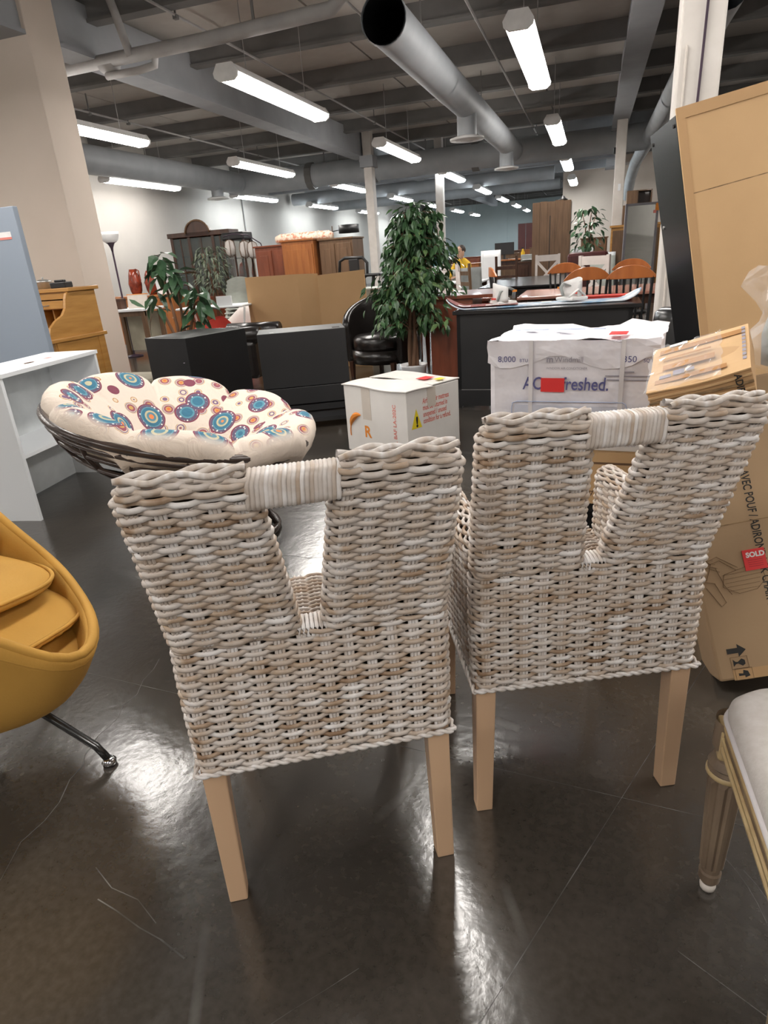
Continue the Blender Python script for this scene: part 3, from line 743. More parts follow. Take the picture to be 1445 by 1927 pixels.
def shell(i, v, dr=0.0):
    k = int(round(i)) % len(th)
    f = .22 + .78 * v ** .55; z = .19 + (zz[k] - .19) * v ** 1.9
    return ((rr[k] * f + dr) * math.cos(th[k]), (rr[k] * f + dr) * math.sin(th[k]), z)
mb.grid(lambda u, v: shell(u * len(th), v), len(th), NV, cu=True)
mb.add([(0, 0, .19)], [])
c0 = len(mb.v) - 1
mb.f.extend([(i * NV, c0, ((i + 1) % len(th)) * NV) for i in range(len(th))])
o = mb.obj('shell', M['mustard'], t, smooth=True)
so = o.modifiers.new('padding', 'SOLIDIFY'); so.thickness = .03; so.offset = 0
rim = [shell(i, 1.0) for i in range(len(th))]
MB().tube(rim, .013, 10, closed=True).obj('rolled_rim', M['mustard'], t, smooth=True)
MB().tube([shell(i, .93, .012) for i in range(len(th))], .006, 8, closed=True).obj('welt_seam', M['mustard'], t, smooth=True)
MB().lathe([(.03, .08), (.03, .2), (.12, .21)], 16).obj('hub', M['darkmetal'], t, smooth=True)
for a in (6, 96, 186, 276):
    ca, sa = math.cos(math.radians(a)), math.sin(math.radians(a))
    lg = MB().tube([(.10 * ca, .10 * sa, .235), (.16 * ca, .16 * sa, .225), (.385 * ca, .385 * sa, .06), (.41 * ca, .41 * sa, .022)], .011, 10).obj('leg', M['darkmetal'], t, smooth=True)
    MB().lathe([(.001, 0), (.018, .002), (.02, .012), (.012, .022), (.001, .024)], 14, (.413 * ca, .413 * sa, 0)).obj('foot_cap', M['chrome'], lg, smooth=True)
def cushion(name, label, loc, rx, ry, h, mat, tilt=(0, 0, 0), puck=0, e=3.2):
    t = thing(name, label, 'cushion', loc); t.rotation_euler = tilt
    def fn(u, v):
        a = 2 * PI * u; b = PI * (v - .5)
        ca, sa = math.cos(a), math.sin(a); k = (abs(ca) ** e + abs(sa) ** e) ** (-1 / e)
        cb = math.cos(b); rb = max(cb, 0) ** .45; zb = math.copysign(abs(math.sin(b)) ** 1.2, b)
        w_ = 1 + (puck * .5 * math.sin(a * 40) * max(0, 1 - abs(zb)) if puck else 0)
        return (rx * k * rb * ca * w_, ry * k * rb * sa * w_, h * .5 * zb * (1.0 - .15 * rb) + h * .5)
    MB().grid(fn, 96, 17, cu=True).obj('pad', mat, t, smooth=True)
    pts = [(rx * 1.0 * (abs(math.cos(a)) ** e + abs(math.sin(a)) ** e) ** (-1 / e) * math.cos(a), ry * (abs(math.cos(a)) ** e + abs(math.sin(a)) ** e) ** (-1 / e) * math.sin(a), h * .62) for a in np.linspace(0, 2 * PI, 72, endpoint=False)]
    MB().tube(pts, .0055, 8, closed=True).obj('piping', mat, t, smooth=True)
    return t
cushion('seat_cushion', 'lowest mustard cushion wedged against the shell front', (-1.59, 1.04, .30), .34, .225, .09, M['mustard'], (-.05, .10, 0))
cushion('seat_cushion', 'ruched mustard cushion in the middle of the stack', (-1.61, 1.06, .385), .315, .225, .09, M['mustard'], (-.10, .12, 0), puck=.02)
cushion('seat_cushion', 'top mustard cushion with a piped edge in the lounge chair', (-1.66, 1.07, .47), .285, .215, .10, M['mustard'], (-.16, .10, 0))
cushion('small_cushion', 'pale folded cushion lying on the mustard stack at the left edge', (-1.76, 1.14, .59), .16, .09, .06, M['card2'])

# ------------------------------------------------------------------ carved side chair with linen seat
t = thing('side_chair', 'carved gilt wood side chair with a linen seat at the lower right edge', 'chair', (.53, .92, 0))
def W(*p): return (p[0] - .53, p[1] - .92, p[2])
poly0 = [(.292, .60), (.272, 1.04), (.325, 1.085), (.72, 1.11), (.78, .60)]
poly = []
for i in range(5):                                        # rounded outline
    p, q, r_ = np.array(poly0[i - 1]), np.array(poly0[i]), np.array(poly0[(i + 1) % 5])
    a_ = q + nrm(p - q) * .028; b_ = q + nrm(r_ - q) * .028
    for s_ in np.linspace(0, 1, 7): poly.append(tuple((1 - s_) ** 2 * a_ + 2 * s_ * (1 - s_) * q + s_ * s_ * b_))
pc_ = np.mean(poly0, 0)
def outl(d): return [tuple(pc_ + (np.array(p) - pc_) * (1 + d)) for p in poly]
mb = MB(); rows = []
for k, (d, z) in enumerate([(.015, .443), (.03, .450), (.035, .462), (.025, .474), (-.02, .486), (-.10, .494), (-.25, .499), (-.5, .502), (-.9, .503)]):
    rows.append([W(p[0], p[1], z) for p in outl(d)])
mb.v = [p for r in rows for p in r]; n = len(poly)
mb.f = [(i * n + j, i * n + (j + 1) % n, (i + 1) * n + (j + 1) % n, (i + 1) * n + j) for i in range(len(rows) - 1) for j in range(n)] + [tuple((len(rows) - 1) * n + j for j in range(n))]
o = mb.obj('seat', M['linen'], t, smooth=True)
MB().tube([W(p[0], p[1], .446) for p in outl(.035)], .0055, 8, closed=True).obj('piping', M['piping'], t, smooth=True)
mb = MB()
ra, rb = outl(.02), outl(-.07)
lv = [[W(p[0], p[1], z) for p in q] for q, z in ((rb, .372), (ra, .372), (outl(.03), .40), (ra, .442), (rb, .442))]
mb.v = [p for r in lv for p in r]
mb.f = [(i * n + j, i * n + (j + 1) % n, (i + 1) * n + (j + 1) % n, (i + 1) * n + j) for i in range(4) for j in range(n)]
rail = mb.obj('seat_rail', M['gilt'], t)
for z, d in ((.428, .030), (.402, .034), (.382, .030)):
    q = outl(d)
    MB().tube([W(q[j][0], q[j][1], z + .0012 * math.sin(j * 1.7)) for j in range(n)], .0042, 6, closed=True).obj('carved_bead', M['giltpale'], rail)
for (x, y) in ((.287, 1.052), (.70, 1.06), (.74, .66), (.31, .66)):
    prof = [(.013, .018), (.020, .03), (.021, .05), (.0185, .055), (.0185, .065), (.0225, .07), (.031, .29), (.029, .30), (.034, .305), (.034, .318), (.028, .322), (.035, .33), (.028, .345), (.026, .36), (.032, .37), (.032, .43)]
    lg = MB()
    nn = 32; off = 0
    for k, (r, z) in enumerate(prof):
        for j in range(nn):
            a = 2 * PI * j / nn; fl_ = 1 - (.16 if z in (.07, .29) and j % 4 == 0 else 0)
            q = W(x + r * fl_ * math.cos(a), y + r * fl_ * math.sin(a), z); lg.v.append(q)
    for i in range(len(prof) - 1):
        for j in range(nn): lg.f.append((i * nn + j, i * nn + (j + 1) % nn, (i + 1) * nn + (j + 1) % nn, (i + 1) * nn + j))
    lg = lg.obj('leg', M['gilt'], t)
    MB().lathe([(.033, .0), (.0365, .004), (.0365, .01), (.033, .014)], 24, W(x, y, .303)).obj('turned_ring', M['giltpale'], lg, smooth=True)
    MB().lathe([(.001, 0), (.014, .001), (.0155, .010), (.0145, .02), (.001, .021)], 16, W(x, y, 0)).obj('foot_glide', M['cream'], lg, smooth=True)
    MB().obox(np.array(W(x, y - .0, .385)), (.05, 0, 0), (0, .05, 0), (0, 0, .07)).obj('corner_block', M['giltpale'], lg, bevel=.006)

for (x, y) in ((.745, 1.075), (.775, .64)):
    MB().tube([W(x, y, .40), W(x + .03, y, .60), W(x + .09, y, 1.0)], [.02, .018, .014], 10).obj('back_post', M['gilt'], t, smooth=True)
MB().obox(np.array(W(.815, .858, .79)), nrm((.2, 0, .98)) * .36, (0, .38, 0), nrm((.98, 0, -.2)) * .05).obj('back_panel', M['linen'], t, bevel=.02)
MB().tube([W(.865, 1.08, 1.0), W(.875, .86, 1.05), W(.865, .64, 1.0)], .018, 10).obj('crest_rail', M['gilt'], t, smooth=True)
# ------------------------------------------------------------------ papasan
PC = (-1.69, 2.36); PRZ = math.radians(35.6)
t = thing('papasan_chair', 'dark rattan papasan bowl chair tilted on a ring base', 'chair', (PC[0], PC[1], 0), PRZ)
def circ(r, z, n=64, cx=0, cy=0): return [(cx + r * math.cos(a), cy + r * math.sin(a), z) for a in np.linspace(0, 2 * PI, n, endpoint=False)]
PN = nrm((.243, -.06, 1)); PX = np.array((1, 0, -.243)); PX = nrm(PX - PN * np.dot(PX, PN)); PY_ = np.cross(PN, PX); RIMZ = .645
def tilt(pts): return [tuple(np.array((0, 0, RIMZ)) + PX * p[0] + PY_ * p[1] + PN * p[2]) for p in pts]
MB().tube(tilt(circ(.55, 0)), .018, 10, closed=True).obj('bowl_rim', M['rattan'], t, smooth=True)
MB().tube(tilt(circ(.535, -.035)), .012, 8, closed=True).obj('bowl_ring', M['rattan'], t, smooth=True)
for r, z in ((.505, -.08), (.45, -.145), (.35, -.205), (.22, -.245)):
    MB().tube(tilt(circ(r, z)), .010, 8, closed=True).obj('bowl_ring', M['rattan'], t, smooth=True)
for k in range(16):
    a = 2 * PI * k / 16; ca, sa = math.cos(a), math.sin(a)
    MB().tube(tilt([(r * ca, r * sa, z) for r, z in ((.55, .0), (.505, -.085), (.44, -.155), (.34, -.215), (.20, -.255), (.07, -.265))]), .010, 7).obj('bowl_rib', M['rattan'], t, smooth=True)
MB().tube(circ(.24, .35, 48, .10, .20), .018, 8, closed=True).obj('base_ring', M['rattan'], t, smooth=True)
MB().tube(circ(.27, .018, 48, .10, .20), .018, 8, closed=True).obj('base_ring', M['rattan'], t, smooth=True)
MB().tube(circ(.215, .18, 48, .10, .20), .012, 8, closed=True).obj('base_ring', M['rattan'], t, smooth=True)
for k in range(8):
    a = 2 * PI * k / 8; b = a + .5
    MB().tube([(.10 + .24 * math.cos(a), .20 + .24 * math.sin(a), .35), (.10 + .215 * math.cos(a + .25), .20 + .215 * math.sin(a + .25), .18), (.10 + .27 * math.cos(b), .20 + .27 * math.sin(b), .018)], .014, 8).obj('base_strut', M['rattan'], t, smooth=True)
cz, sz = math.cos(PRZ), math.sin(PRZ)
def rotz(v): return (cz * v[0] - sz * v[1], sz * v[0] + cz * v[1], v[2])
t = thing('papasan_cushion', 'thick tufted papasan cushion in cream cotton with blue medallion print', 'cushion', mat=basis(np.array((PC[0], PC[1], RIMZ)) + np.array(rotz(PX)) * .015, rotz(PX), rotz(PY_), rotz(PN)))
KX = KY = .575 / .885; KZ = .80
prof = [(.0, .40), (.10, .415), (.20, .44), (.27, .435), (.31, .425), (.36, .46), (.46, .56), (.56, .625), (.66, .685), (.74, .725), (.80, .735), (.855, .715), (.885, .665), (.875, .61), (.84, .575), (.76, .53), (.60, .43), (.40, .345), (.0, .31)]
pp = np.array(prof); S = np.concatenate([[0], np.cumsum(np.linalg.norm(np.diff(pp, axis=0), axis=1))]); uu = np.linspace(0, S[-1], 56)
pr = np.interp(uu, S, pp[:, 0]); pz = np.interp(uu, S, pp[:, 1])
for arr in (pr, pz): arr[1:-1] = (arr[:-2] + 2 * arr[1:-1] + arr[2:]) / 4
mb = MB(); NT = 160; tint = []
rng2 = np.random.default_rng(5); ph = rng2.uniform(0, 6.28, 12)
for i in range(NT):
    a = 2 * PI * i / NT
    seam = abs(math.cos(4 * a + .3)) ** .28                       # eight pillows
    pin = 1 - seam
    for k in range(len(uu)):
        r, z = pr[k], pz[k]; f = k / len(uu)
        band = math.exp(-((f - .52) / .20) ** 2) if f < .62 else 1.0 * max(0, 1 - (f - .62) / .12)
        dz = -.125 * pin * band * (1 if f < .6 else .4); dr = -.055 * pin * band * (1 if f > .4 else .0)
        tuft = .09 * max(0, 1 - abs(r - .31) / .09) * abs(math.cos(4 * a + .3)) ** 8 if f < .4 else 0
        wr = .006 * math.sin(a * 37 + ph[k % 12]) * math.exp(-((f - .62) / .12) ** 2)
        mb.v.append(((r + dr + wr) * KX * math.cos(a), (r + dr + wr) * KY * math.sin(a), (z - .615 + dz - tuft + .004 * math.sin(9 * a + 5 * f)) * KZ))
        tint.append(1.0 if f < .45 else (max(0.0, 1 - (f - .45) / .02) if f < .63 else min(1.0, (f - .63) / .02)))
n = len(uu)
mb.f = [(i * n + k, ((i + 1) % NT) * n + k, ((i + 1) % NT) * n + k + 1, i * n + k + 1) for i in range(NT) for k in range(n - 1)]
mb.tint = tint
mb.obj('padded_cover', M['print'], t, smooth=True)
for k in range(8):
    a = (k * PI / 4) - .3 / 4
    MB().lathe([(.001, .008), (.014, .006), (.016, 0)], 10, (.31 * KX * math.cos(a), .31 * KY * math.sin(a), (.378 - .615) * KZ)).obj('tuft_button', M['cream'], t, smooth=True)

# ------------------------------------------------------------------ white bookshelf, blue grey panel
ang = math.atan2(3.45 - 2.57, -3.03 + 2.90)            # along the open front, near end to far end
t = thing('bookshelf', 'low white open bookshelf behind the papasan chair', 'bookshelf', (-2.90, 2.57, 0), ang)
Wd, D_, H_ = .89, .36, .82
MB().box(0, .022, 0, D_, 0, H_ - .02).obj('side_panel', M['white'], t, bevel=.001)
MB().box(Wd - .022, Wd, 0, D_, 0, H_ - .02).obj('side_panel', M['white'], t, bevel=.001)
MB().box(-.004, Wd + .004, -.01, D_, H_ - .022, H_).obj('top_panel', M['white'], t, bevel=.001)
MB().box(.022, Wd - .022, .0, D_ - .01, .36, .38).obj('shelf', M['white'], t)
MB().box(.022, Wd - .022, D_ - .012, D_ - .004, .0, H_ - .02).obj('back_panel', M['whiteback'], t)
MB().lathe([(.001, .0008), (.03, .0008)], 20, (.42, .13, H_), 1.4, .6).obj('price_sticker', M['orange'], t)
MB().box(.58, .62, .12, .15, H_, H_ + .001).obj('price_sticker', M['pinkred'], t)
t = thing('room_divider', 'tall plain blue grey divider board standing at the left edge', 'divider', (-4.5, 4.0, 0))
MB().box(-.55, .565, 0, .045, .02, 1.76).obj('board', M['bluegrey'], t, bevel=.004)
for x in (-.4, .4): MB().box(x, x + .08, -.06, .3, 0, .03).obj('foot', M['bluegrey'], t)
MB().box(.38, .49, -.002, 0, 1.565, 1.60).obj('tag', M['whiteink'], t)
MB().box(.38, .49, -.0025, 0, 1.55, 1.565).obj('tag_stripe', M['pinkred'], t)

# ------------------------------------------------------------------ black speaker cabinet and cart
t = thing('speaker_cabinet', 'black boxy cabinet standing between the papasan and the rubber plant', 'cabinet', (-3.33, 4.89, 0))
mb = MB().prism([(0, 0), (.21, .69), (-.39, .83), (-.51, .13)], (0, 0, 0), (1, 0, 0), (0, 1, 0), (0, 0, .71)); mb.obj('carcass', M['black'], t, bevel=.004)
MB().add([(-.45, .16, .7115), (-.07, .06, .7115), (-.06, .10, .7115), (-.44, .20, .7115)], [(0, 1, 2, 3)]).obj('slot', M['ink'], t)
MB().lathe([(.008, 0), (.006, .004)], 10, (-.05, -.002, .5)).obj('cap', M['greyprint'], t)
t = thing('equipment_cart', 'black wheeled cabinet on a trestle base behind the papasan cushion', 'cart', (-2.49, 4.62, 0), math.radians(25))
MB().box(0, .70, 0, .40, .31, .745).obj('upper_cabinet', M['black'], t, bevel=.004)
MB().box(0.005, .695, .005, .40, .165, .305).obj('drawer_front', M['black'], t, bevel=.004)
MB().box(.60, .66, .05, .14, .745, .7465).obj('hand_slot', M['ink'], t)
MB().box(.10, .13, .05, .06, .745, .7465).obj('scuff_mark', M['whiteink'], t)
MB().bar((.05, .03, .13), (.70, .03, .13), .05).obj('base_rail', M['black'], t)
MB().bar((.05, .45, .13), (.70, .45, .13), .05).obj('base_rail', M['black'], t)
MB().box(.10, .72, -.20, .40, .055, .09).obj('base_shelf', M['black'], t)
for x in (.08, .68):
    for y in (-.15, .36):
        MB().bar((x, y, .06), (x, y, .17), .03).obj('post', M['black'], t)
        MB().tube([(x - .012, y, .03), (x + .012, y, .03)], .03, 14).obj('caster', M['black'], t, smooth=True)

# ------------------------------------------------------------------ white air bed box
ux = nrm((.53, -.30, 0)); uy = np.array((-ux[1], ux[0], 0)); e3 = (0, 0, 1)
t = thing('shipping_box', 'battered white airbed carton with orange and coral printing', 'box', mat=basis((-1.06, 3.76, 0), ux, uy, e3))
MB().box(-.60, 0, 0, .50, 0, .455).obj('carton', M['whitecard'], t, bevel=.004)
mb = MB().grid(lambda u, v: (-.61 + .62 * u, -.01 + .25 * v, .462 + .012 * math.sin(PI * u) * v + .006 * math.sin(7 * u + 3 * v)), 14, 6); o = mb.obj('flap', M['whitecard'], t); o.modifiers.new('th', 'SOLIDIFY').thickness = .006
mb = MB().grid(lambda u, v: (-.60 + .60 * u, .245 + .265 * v, .468 + .010 * math.sin(PI * u) * (1 - v) + .005 * math.sin(6 * u)), 14, 6); o = mb.obj('flap', M['whitecard'], t); o.modifiers.new('th', 'SOLIDIFY').thickness = .006
MB().box(-.42, -.335, -.0015, 0, .24, .455).obj('tape', M['tape'], t)
MB().box(0, .0015, .19, .27, .33, .455).obj('tape', M['tape'], t)
MB().box(-.20, -.12, .30, .40, .478, .479).obj('sticker', M['red'], t)
MB().box(-.08, -.03, .34, .41, .477, .478).obj('sticker', M['yellow'], t)
mb = MB().prism([(0, 0), (.095, .0), (.0475, .125)], (.0012, .035, .215), (0, 1, 0), (0, 0, 1), (.0008, 0, 0)); mb.obj('warning_triangle', M['yellow'], t)
text(t, '!', .09, M['ink'], (.002, .073, .226), (0, 1, 0), (0, 0, 1), bold=.004)
for i, s in enumerate(['Airbed / Air mattress', 'must be returned in', 'unopened / unused', 'condition for a refund.']):
    text(t, s, .047, M['pinkred'], (.0, .145, .362 - .043 * i), (0, 1, .0), (0, 0, 1), bold=.0012, xs=.62)
text(t, 'NO. BAF LA-202C', .04, M['pinkred'], (-.10, 0, .06), (0, 0, 1), (-1, 0, 0), bold=.001)
sw = [(-.46 + .10 * math.cos(a) * 1.0, -.0015, .13 + .135 * math.sin(a)) for a in np.linspace(PI * .45, PI * 1.05, 16)]
MB().tube(sw, [.004 + .018 * math.sin(PI * min(1, k / 11)) for k in range(16)], 6, flat=1).obj('orange_swoosh', M['orange'], t)
text(t, 'R', .11, M['orange'], (-.415, 0, .12), (1, 0, 0), (0, 0, 1), bold=.003)

# ------------------------------------------------------------------ stacked cartons with the boxed air conditioner
t = thing('air_conditioner_box', 'white shrink wrapped air conditioner carton with a red sticker', 'box', (-.335, 2.31, .612), math.radians(-8))
def wrap(u, v):
    return None
MB().box(0, .56, 0, .42, 0, .325).obj('carton', M['plasticwrap'], t, bevel=.02)
mb = MB(); rng3 = np.random.default_rng(3)
def crumple(fn, nu, nv, amp):
    N_ = rng3.normal(0, amp, (nu, nv, 3))
    def g(u, v):
        i = int(round(u * (nu - 1))); j = int(round(v * (nv - 1))); return np.array(fn(u, v)) + N_[i, j]
    return g
film = MB(); film.grid(crumple(lambda u, v: (-.006 + .572 * u, -.006 + .43 * v, .333 + .012 * math.sin(9 * u) * v), 14, 10, .0045), 14, 10)
film.grid(crumple(lambda u, v: (-.004 + .568 * u, -.006 - .001, .335 - .075 * v * (1.0 + .3 * math.sin(11 * u))), 14, 4, .002), 14, 4)
film.obj('shrink_film', M['plasticwrap'], t)
for x in (.145, .445): MB().box(x, x + .014, -.0125, -.0105, 0, .335).obj('strap', M['piping'], t)
Fy = -.0105
text(t, '8,000', .029, M['navy'], (.035, Fy, .262), (1, 0, 0), (0, 0, 1)); text(t, 'BTU', .016, M['navy'], (.112, Fy, .262), (1, 0, 0), (0, 0, 1))
text(t, 'Windmill', .026, M['greyprint'], (.232, Fy, .262), (1, 0, 0), (0, 0, 1))
text(t, 'm', .030, M['greyprint'], (.205, Fy, .262), (1, 0, 0), (0, 0, 1), bold=.0012)
text(t, 'WINDOW AIR CONDITIONER', .010, M['greyprint'], (.205, Fy, .238), (1, 0, 0), (0, 0, 1))
text(t, '350', .029, M['navy'], (.452, Fy, .262), (1, 0, 0), (0, 0, 1)); text(t, 'SQ FT', .016, M['navy'], (.515, Fy, .262), (1, 0, 0), (0, 0, 1))
for i, (w_, x) in enumerate(((.03, .46), (.15, .40), (.15, .405))): MB().box(x, x + w_, Fy - .001, Fy, .228 - .013 * i, .2315 - .013 * i).obj('fine_print', M['greyprint'], t)
text(t, 'AC, refreshed.', .062, M['navy'], (.125, Fy, .168), (1, 0, 0), (0, 0, 1), bold=.0008, shear=.08, xs=.78)
MB().box(.188, .268, Fy - .0028, Fy - .0015, .160, .208).obj('red_sticker', M['red'], t)
mb = MB().tube([(.085, Fy, .0), (.085, Fy, .10), (.088, Fy, .118), (.105, Fy, .124), (.46, Fy, .128), (.47, Fy, .122), (.474, Fy, .11), (.474, Fy, 0)], .004, 6, flat=.4); mb.obj('printed_outline', M['blueprint'], t)
MB().box(.095, .464, Fy - .0005, Fy, .03, .112).obj('printed_panel', pm('pale_blue_print', (.62, .64, .74), .5), t)
MB().box(.40, .455, .03, .10, .345, .347).obj('red_sticker', M['red'], t)
for i, (x, w_) in enumerate(((.05, .12), (.20, .10), (.33, .04))): MB().box(x, x + w_, .18, .20, .346, .347).obj('fine_print', M['blueprint'], t)
t = thing('white_carton', 'thin open white carton under the air conditioner box', 'box', (-.26, 2.36, .545), math.radians(-6))
MB().box(0, .52, 0, .36, 0, .05).obj('tray', M['whitecard'], t, bevel=.003)
MB().add([(.0, -.01, .052), (.50, -.015, .060), (.51, .10, .066), (.0, .10, .06)], [(0, 1, 2, 3)]).obj('flap', M['whitecard'], t)
text(t, 'THIS SIDE UP', .014, M['greyprint'], (.36, -.001, .02), (1, 0, 0), (0, 0, 1))
t = thing('plastic_case', 'glossy black plastic case beside the thin white carton', 'case', (.26, 2.34, .545), math.radians(-6))
MB().box(.02, .14, 0, .3, 0, .065).obj('body', M['blackgloss'], t, bevel=.015)
MB().box(.09, .105, -.003, 0, .01, .045).obj('clasp', M['whiteink'], t)
t = thing('cardboard_box', 'flat brown carton seen through the slot of the farther wicker chair', 'box', (-.30, 2.33, .345), math.radians(-4))
MB().box(0, .75, 0, .42, 0, .2).obj('carton', M['card2'], t, bevel=.003)
MB().box(0, .75, -.001, 0, .155, .163).obj('seam_line', M['brownprint'], t)
text(t, 'AVA', .04, M['brownprint'], (.40, 0, .06), (-1, 0, 0), (0, 0, -1)); 
t = thing('black_stand', 'low black stand carrying the stacked cartons', 'stand', (-.28, 2.36, 0), math.radians(-4))
MB().box(0, .70, 0, .38, .30, .345).obj('top', M['black'], t, bevel=.003)
for x in (.02, .66):
    for y in (.02, .34): MB().box(x, x + .03, y, y + .03, 0, .30).obj('leg', M['black'], t)
MB().box(.03, .68, .30, .32, 0, .30).obj('back_panel', M['black'], t)

# ------------------------------------------------------------------ big leaning carton with the garden chair print
e1 = nrm((-.20, .30, .72)); ex = np.array((1, .2, 0.0)); ex[2] = -(e1[0] + .2 * e1[1]) / e1[2]; ex = nrm(ex); ey = np.cross(e1, ex)
B = np.array((.415, 1.725, .03))
t = thing('furniture_carton', 'tall brown carton leaning on the stack, printed with a garden chair drawing', 'box', mat=basis(B, ex, ey, e1)); BUN = B + ex * .40 + ey * .08 + e1 * .875
MB().box(0, .62, 0, .16, .0, .86).obj('carton', M['cardbox'], t, bevel=.008)
MB().box(.04, .62, -.001, 0, -.0, .03).obj('tape', M['card'], t)
MB().box(0.0, .62, -.0012, 0, .445, .448).obj('fold_line', M['cardedge'], t)
text(t, 'CHAISE ADIRONDACK AVEC POUF / ADIRONDACK CHAIR WITH OTTOMAN', .033, M['ink'], (.185, 0, .845), (-.02, 0, -1), (1, 0, -.02), bold=.0006, xs=.72)
# line drawing of a slatted garden chair
def ln(pts, r=.0011, name='printed_line'):
    MB().tube([(p[0], -.001, p[1]) for p in pts], r, 4, flat=.4).obj(name, M['brownprint'], t)
ox, oz = .015, .275
fan = [(.06, .03), (.13, .045), (.165, .03), (.168, .0), (.14, -.025), (.09, -.03), (.05, -.005)]
ln([(ox + a, oz + b) for a, b in fan + fan[:1]])
for k in range(5): ln([(ox + .055 + .002 * k, oz + .028 - .012 * k), (ox + .163 - .004 * k, oz + .032 - .0125 * k)], .0008)
ln([(ox + .02, oz + .075), (ox + .05, oz + .085), (ox + .10, oz + .045)]); ln([(ox + .025, oz + .065), (ox + .055, oz + .073), (ox + .095, oz + .038)])
ln([(ox, oz + .06), (ox + .04, oz + .055), (ox + .055, oz + .0), (ox + .07, oz - .03)]); ln([(ox - .005, oz + .02), (ox + .03, oz + .01), (ox + .05, oz - .05), (ox + .035, oz - .06), (ox + .005, oz + .0)])
for k in range(6): ln([(ox - .008 + .006 * k, oz + .105 - .010 * k), (ox + .03 + .004 * k, oz + .10 - .012 * k)], .0008)
ln([(ox - .01, oz + .12), (ox + .03, oz + .065), (ox + .01, oz + .02), (ox - .01, oz + .04)])
MB().box(.135, .195, -.0035, -.001, .305, .365).obj('sold_sticker', M['red'], t)
text(t, 'SOLD', .02, M['whiteink'], (.143, -.0035, .343), (1, 0, 0), (0, 0, 1), bold=.0008)
for k in range(4): MB().box(.145, .185, -.0042, -.0035, .333 - .006 * k, .3345 - .006 * k).obj('sticker_line', pm('dark_red', (.42, .01, .015), .6), t)
mb = MB().prism([(0, .011), (.03, .011), (.03, 0), (.052, .0185), (.03, .037), (.03, .026), (0, .026)], (.035, -.001, .066), (1, 0, 0), (0, 0, 1), (0, -.0006, 0)); mb.obj('up_arrow', M['ink'], t)
for k in range(2):
    z = .033 - .034 * k; x0 = .040 + .006 * k
    for a, b in (((x0, z), (x0 + .046, z)), ((x0, z + .033), (x0 + .046, z + .033)), ((x0, z), (x0, z + .033)), ((x0 + .046, z), (x0 + .046, z + .033))): ln([a, b], .0009, 'icon_frame')
    if k == 0: MB().prism([(.006, .006), (.006, .027), (.012, .02), (.018, .0185), (.030, .027), (.038, .022), (.038, .011), (.030, .006), (.018, .0145), (.012, .013)], (x0, -.001, z), (1, 0, 0), (0, 0, 1), (0, -.0006, 0)).obj('icon_glass', M['ink'], t)
    else: MB().prism([(.008, .012), (.024, .012), (.024, .006), (.038, .01), (.034, .024), (.022, .028), (.02, .018), (.008, .02)], (x0, -.001, z), (1, 0, 0), (0, 0, 1), (0, -.0006, 0)).obj('icon_umbrella', M['ink'], t)

# ------------------------------------------------------------------ small taped carton on top
p00, p10, p01 = np.array((.160, 1.88, .85)), np.array((.39, 1.83, .925)), np.array((.205, 2.17, .925))
ex = nrm(p10 - p00); ey = p01 - p00; ey = nrm(ey - ex * np.dot(ex, ey)); ez = np.cross(ex, ey)
wd, dp = .255, .30
t = thing('small_carton', 'small crushed brown carton wrapped in clear tape, lying tilted on the pile', 'box', mat=basis(p00 - ez * .085, ex, ey, ez))
MB().box(0, wd, 0, dp, 0, .078).obj('carton', M['card'], t, bevel=.004)
for k in range(4): MB().tube([(x, -.003 - .002 * math.sin(x * 30 + k), .012 + .017 * k + .003 * math.sin(x * 14 + k)) for x in np.linspace(.0, wd, 12)], .004, 6).obj('crushed_layer', M['card2'] if k % 2 else M['cardedge'], t)
mb = MB().grid(lambda u, v: (wd * u, -.006 + (dp + .006) * v, .0805 + .004 * math.sin(5 * u + 2) * (1 - v) + .003 * math.sin(9 * v)), 12, 12); o = mb.obj('lid_flap', M['card2'], t); o.modifiers.new('th', 'SOLIDIFY').thickness = .004
for (x0, x1, y0, y1) in ((.02, .24, .235, .265), (.035, .17, .115, .15), (.02, .20, .03, .055), (.03, .16, .19, .20)): MB().box(x0, x1, y0, y1, .0855, .0862).obj('tape', M['tapebrown'], t)
MB().box(.045, .095, .275, .292, .086, .0868).obj('paper_label', M['whiteink'], t)
for (x, y, w_, h_) in ((.03, .06, .03, .02), (.065, .065, .03, .03), (.10, .07, .02, .02)): MB().box(x, x + w_, y, y + h_, .086, .0866).obj('printed_mark', M['greyprint'], t)
for k in range(9): MB().box(.238, .247, .05 + .026 * k, .068 + .026 * k, .086, .0866).obj('printed_letter_block', M['greyprint'], t)
text(t, 'ADIRONDACK', .024, M['ink'], (.215, -.008, .075), (0, 0, -1), (1, 0, 0), bold=.0006); text(t, 'N E W', .02, M['ink'], (.055, -.008, .012), (1, 0, 0), (0, 0, 1), bold=.0006)
mb = MB().grid(crumple(lambda u, v: (-.004 + (wd * .75) * u, -.012 + (dp + .01) * v, .088), 14, 14, .0025), 14, 14); mb.obj('clear_tape', M['wrapclear'], t)

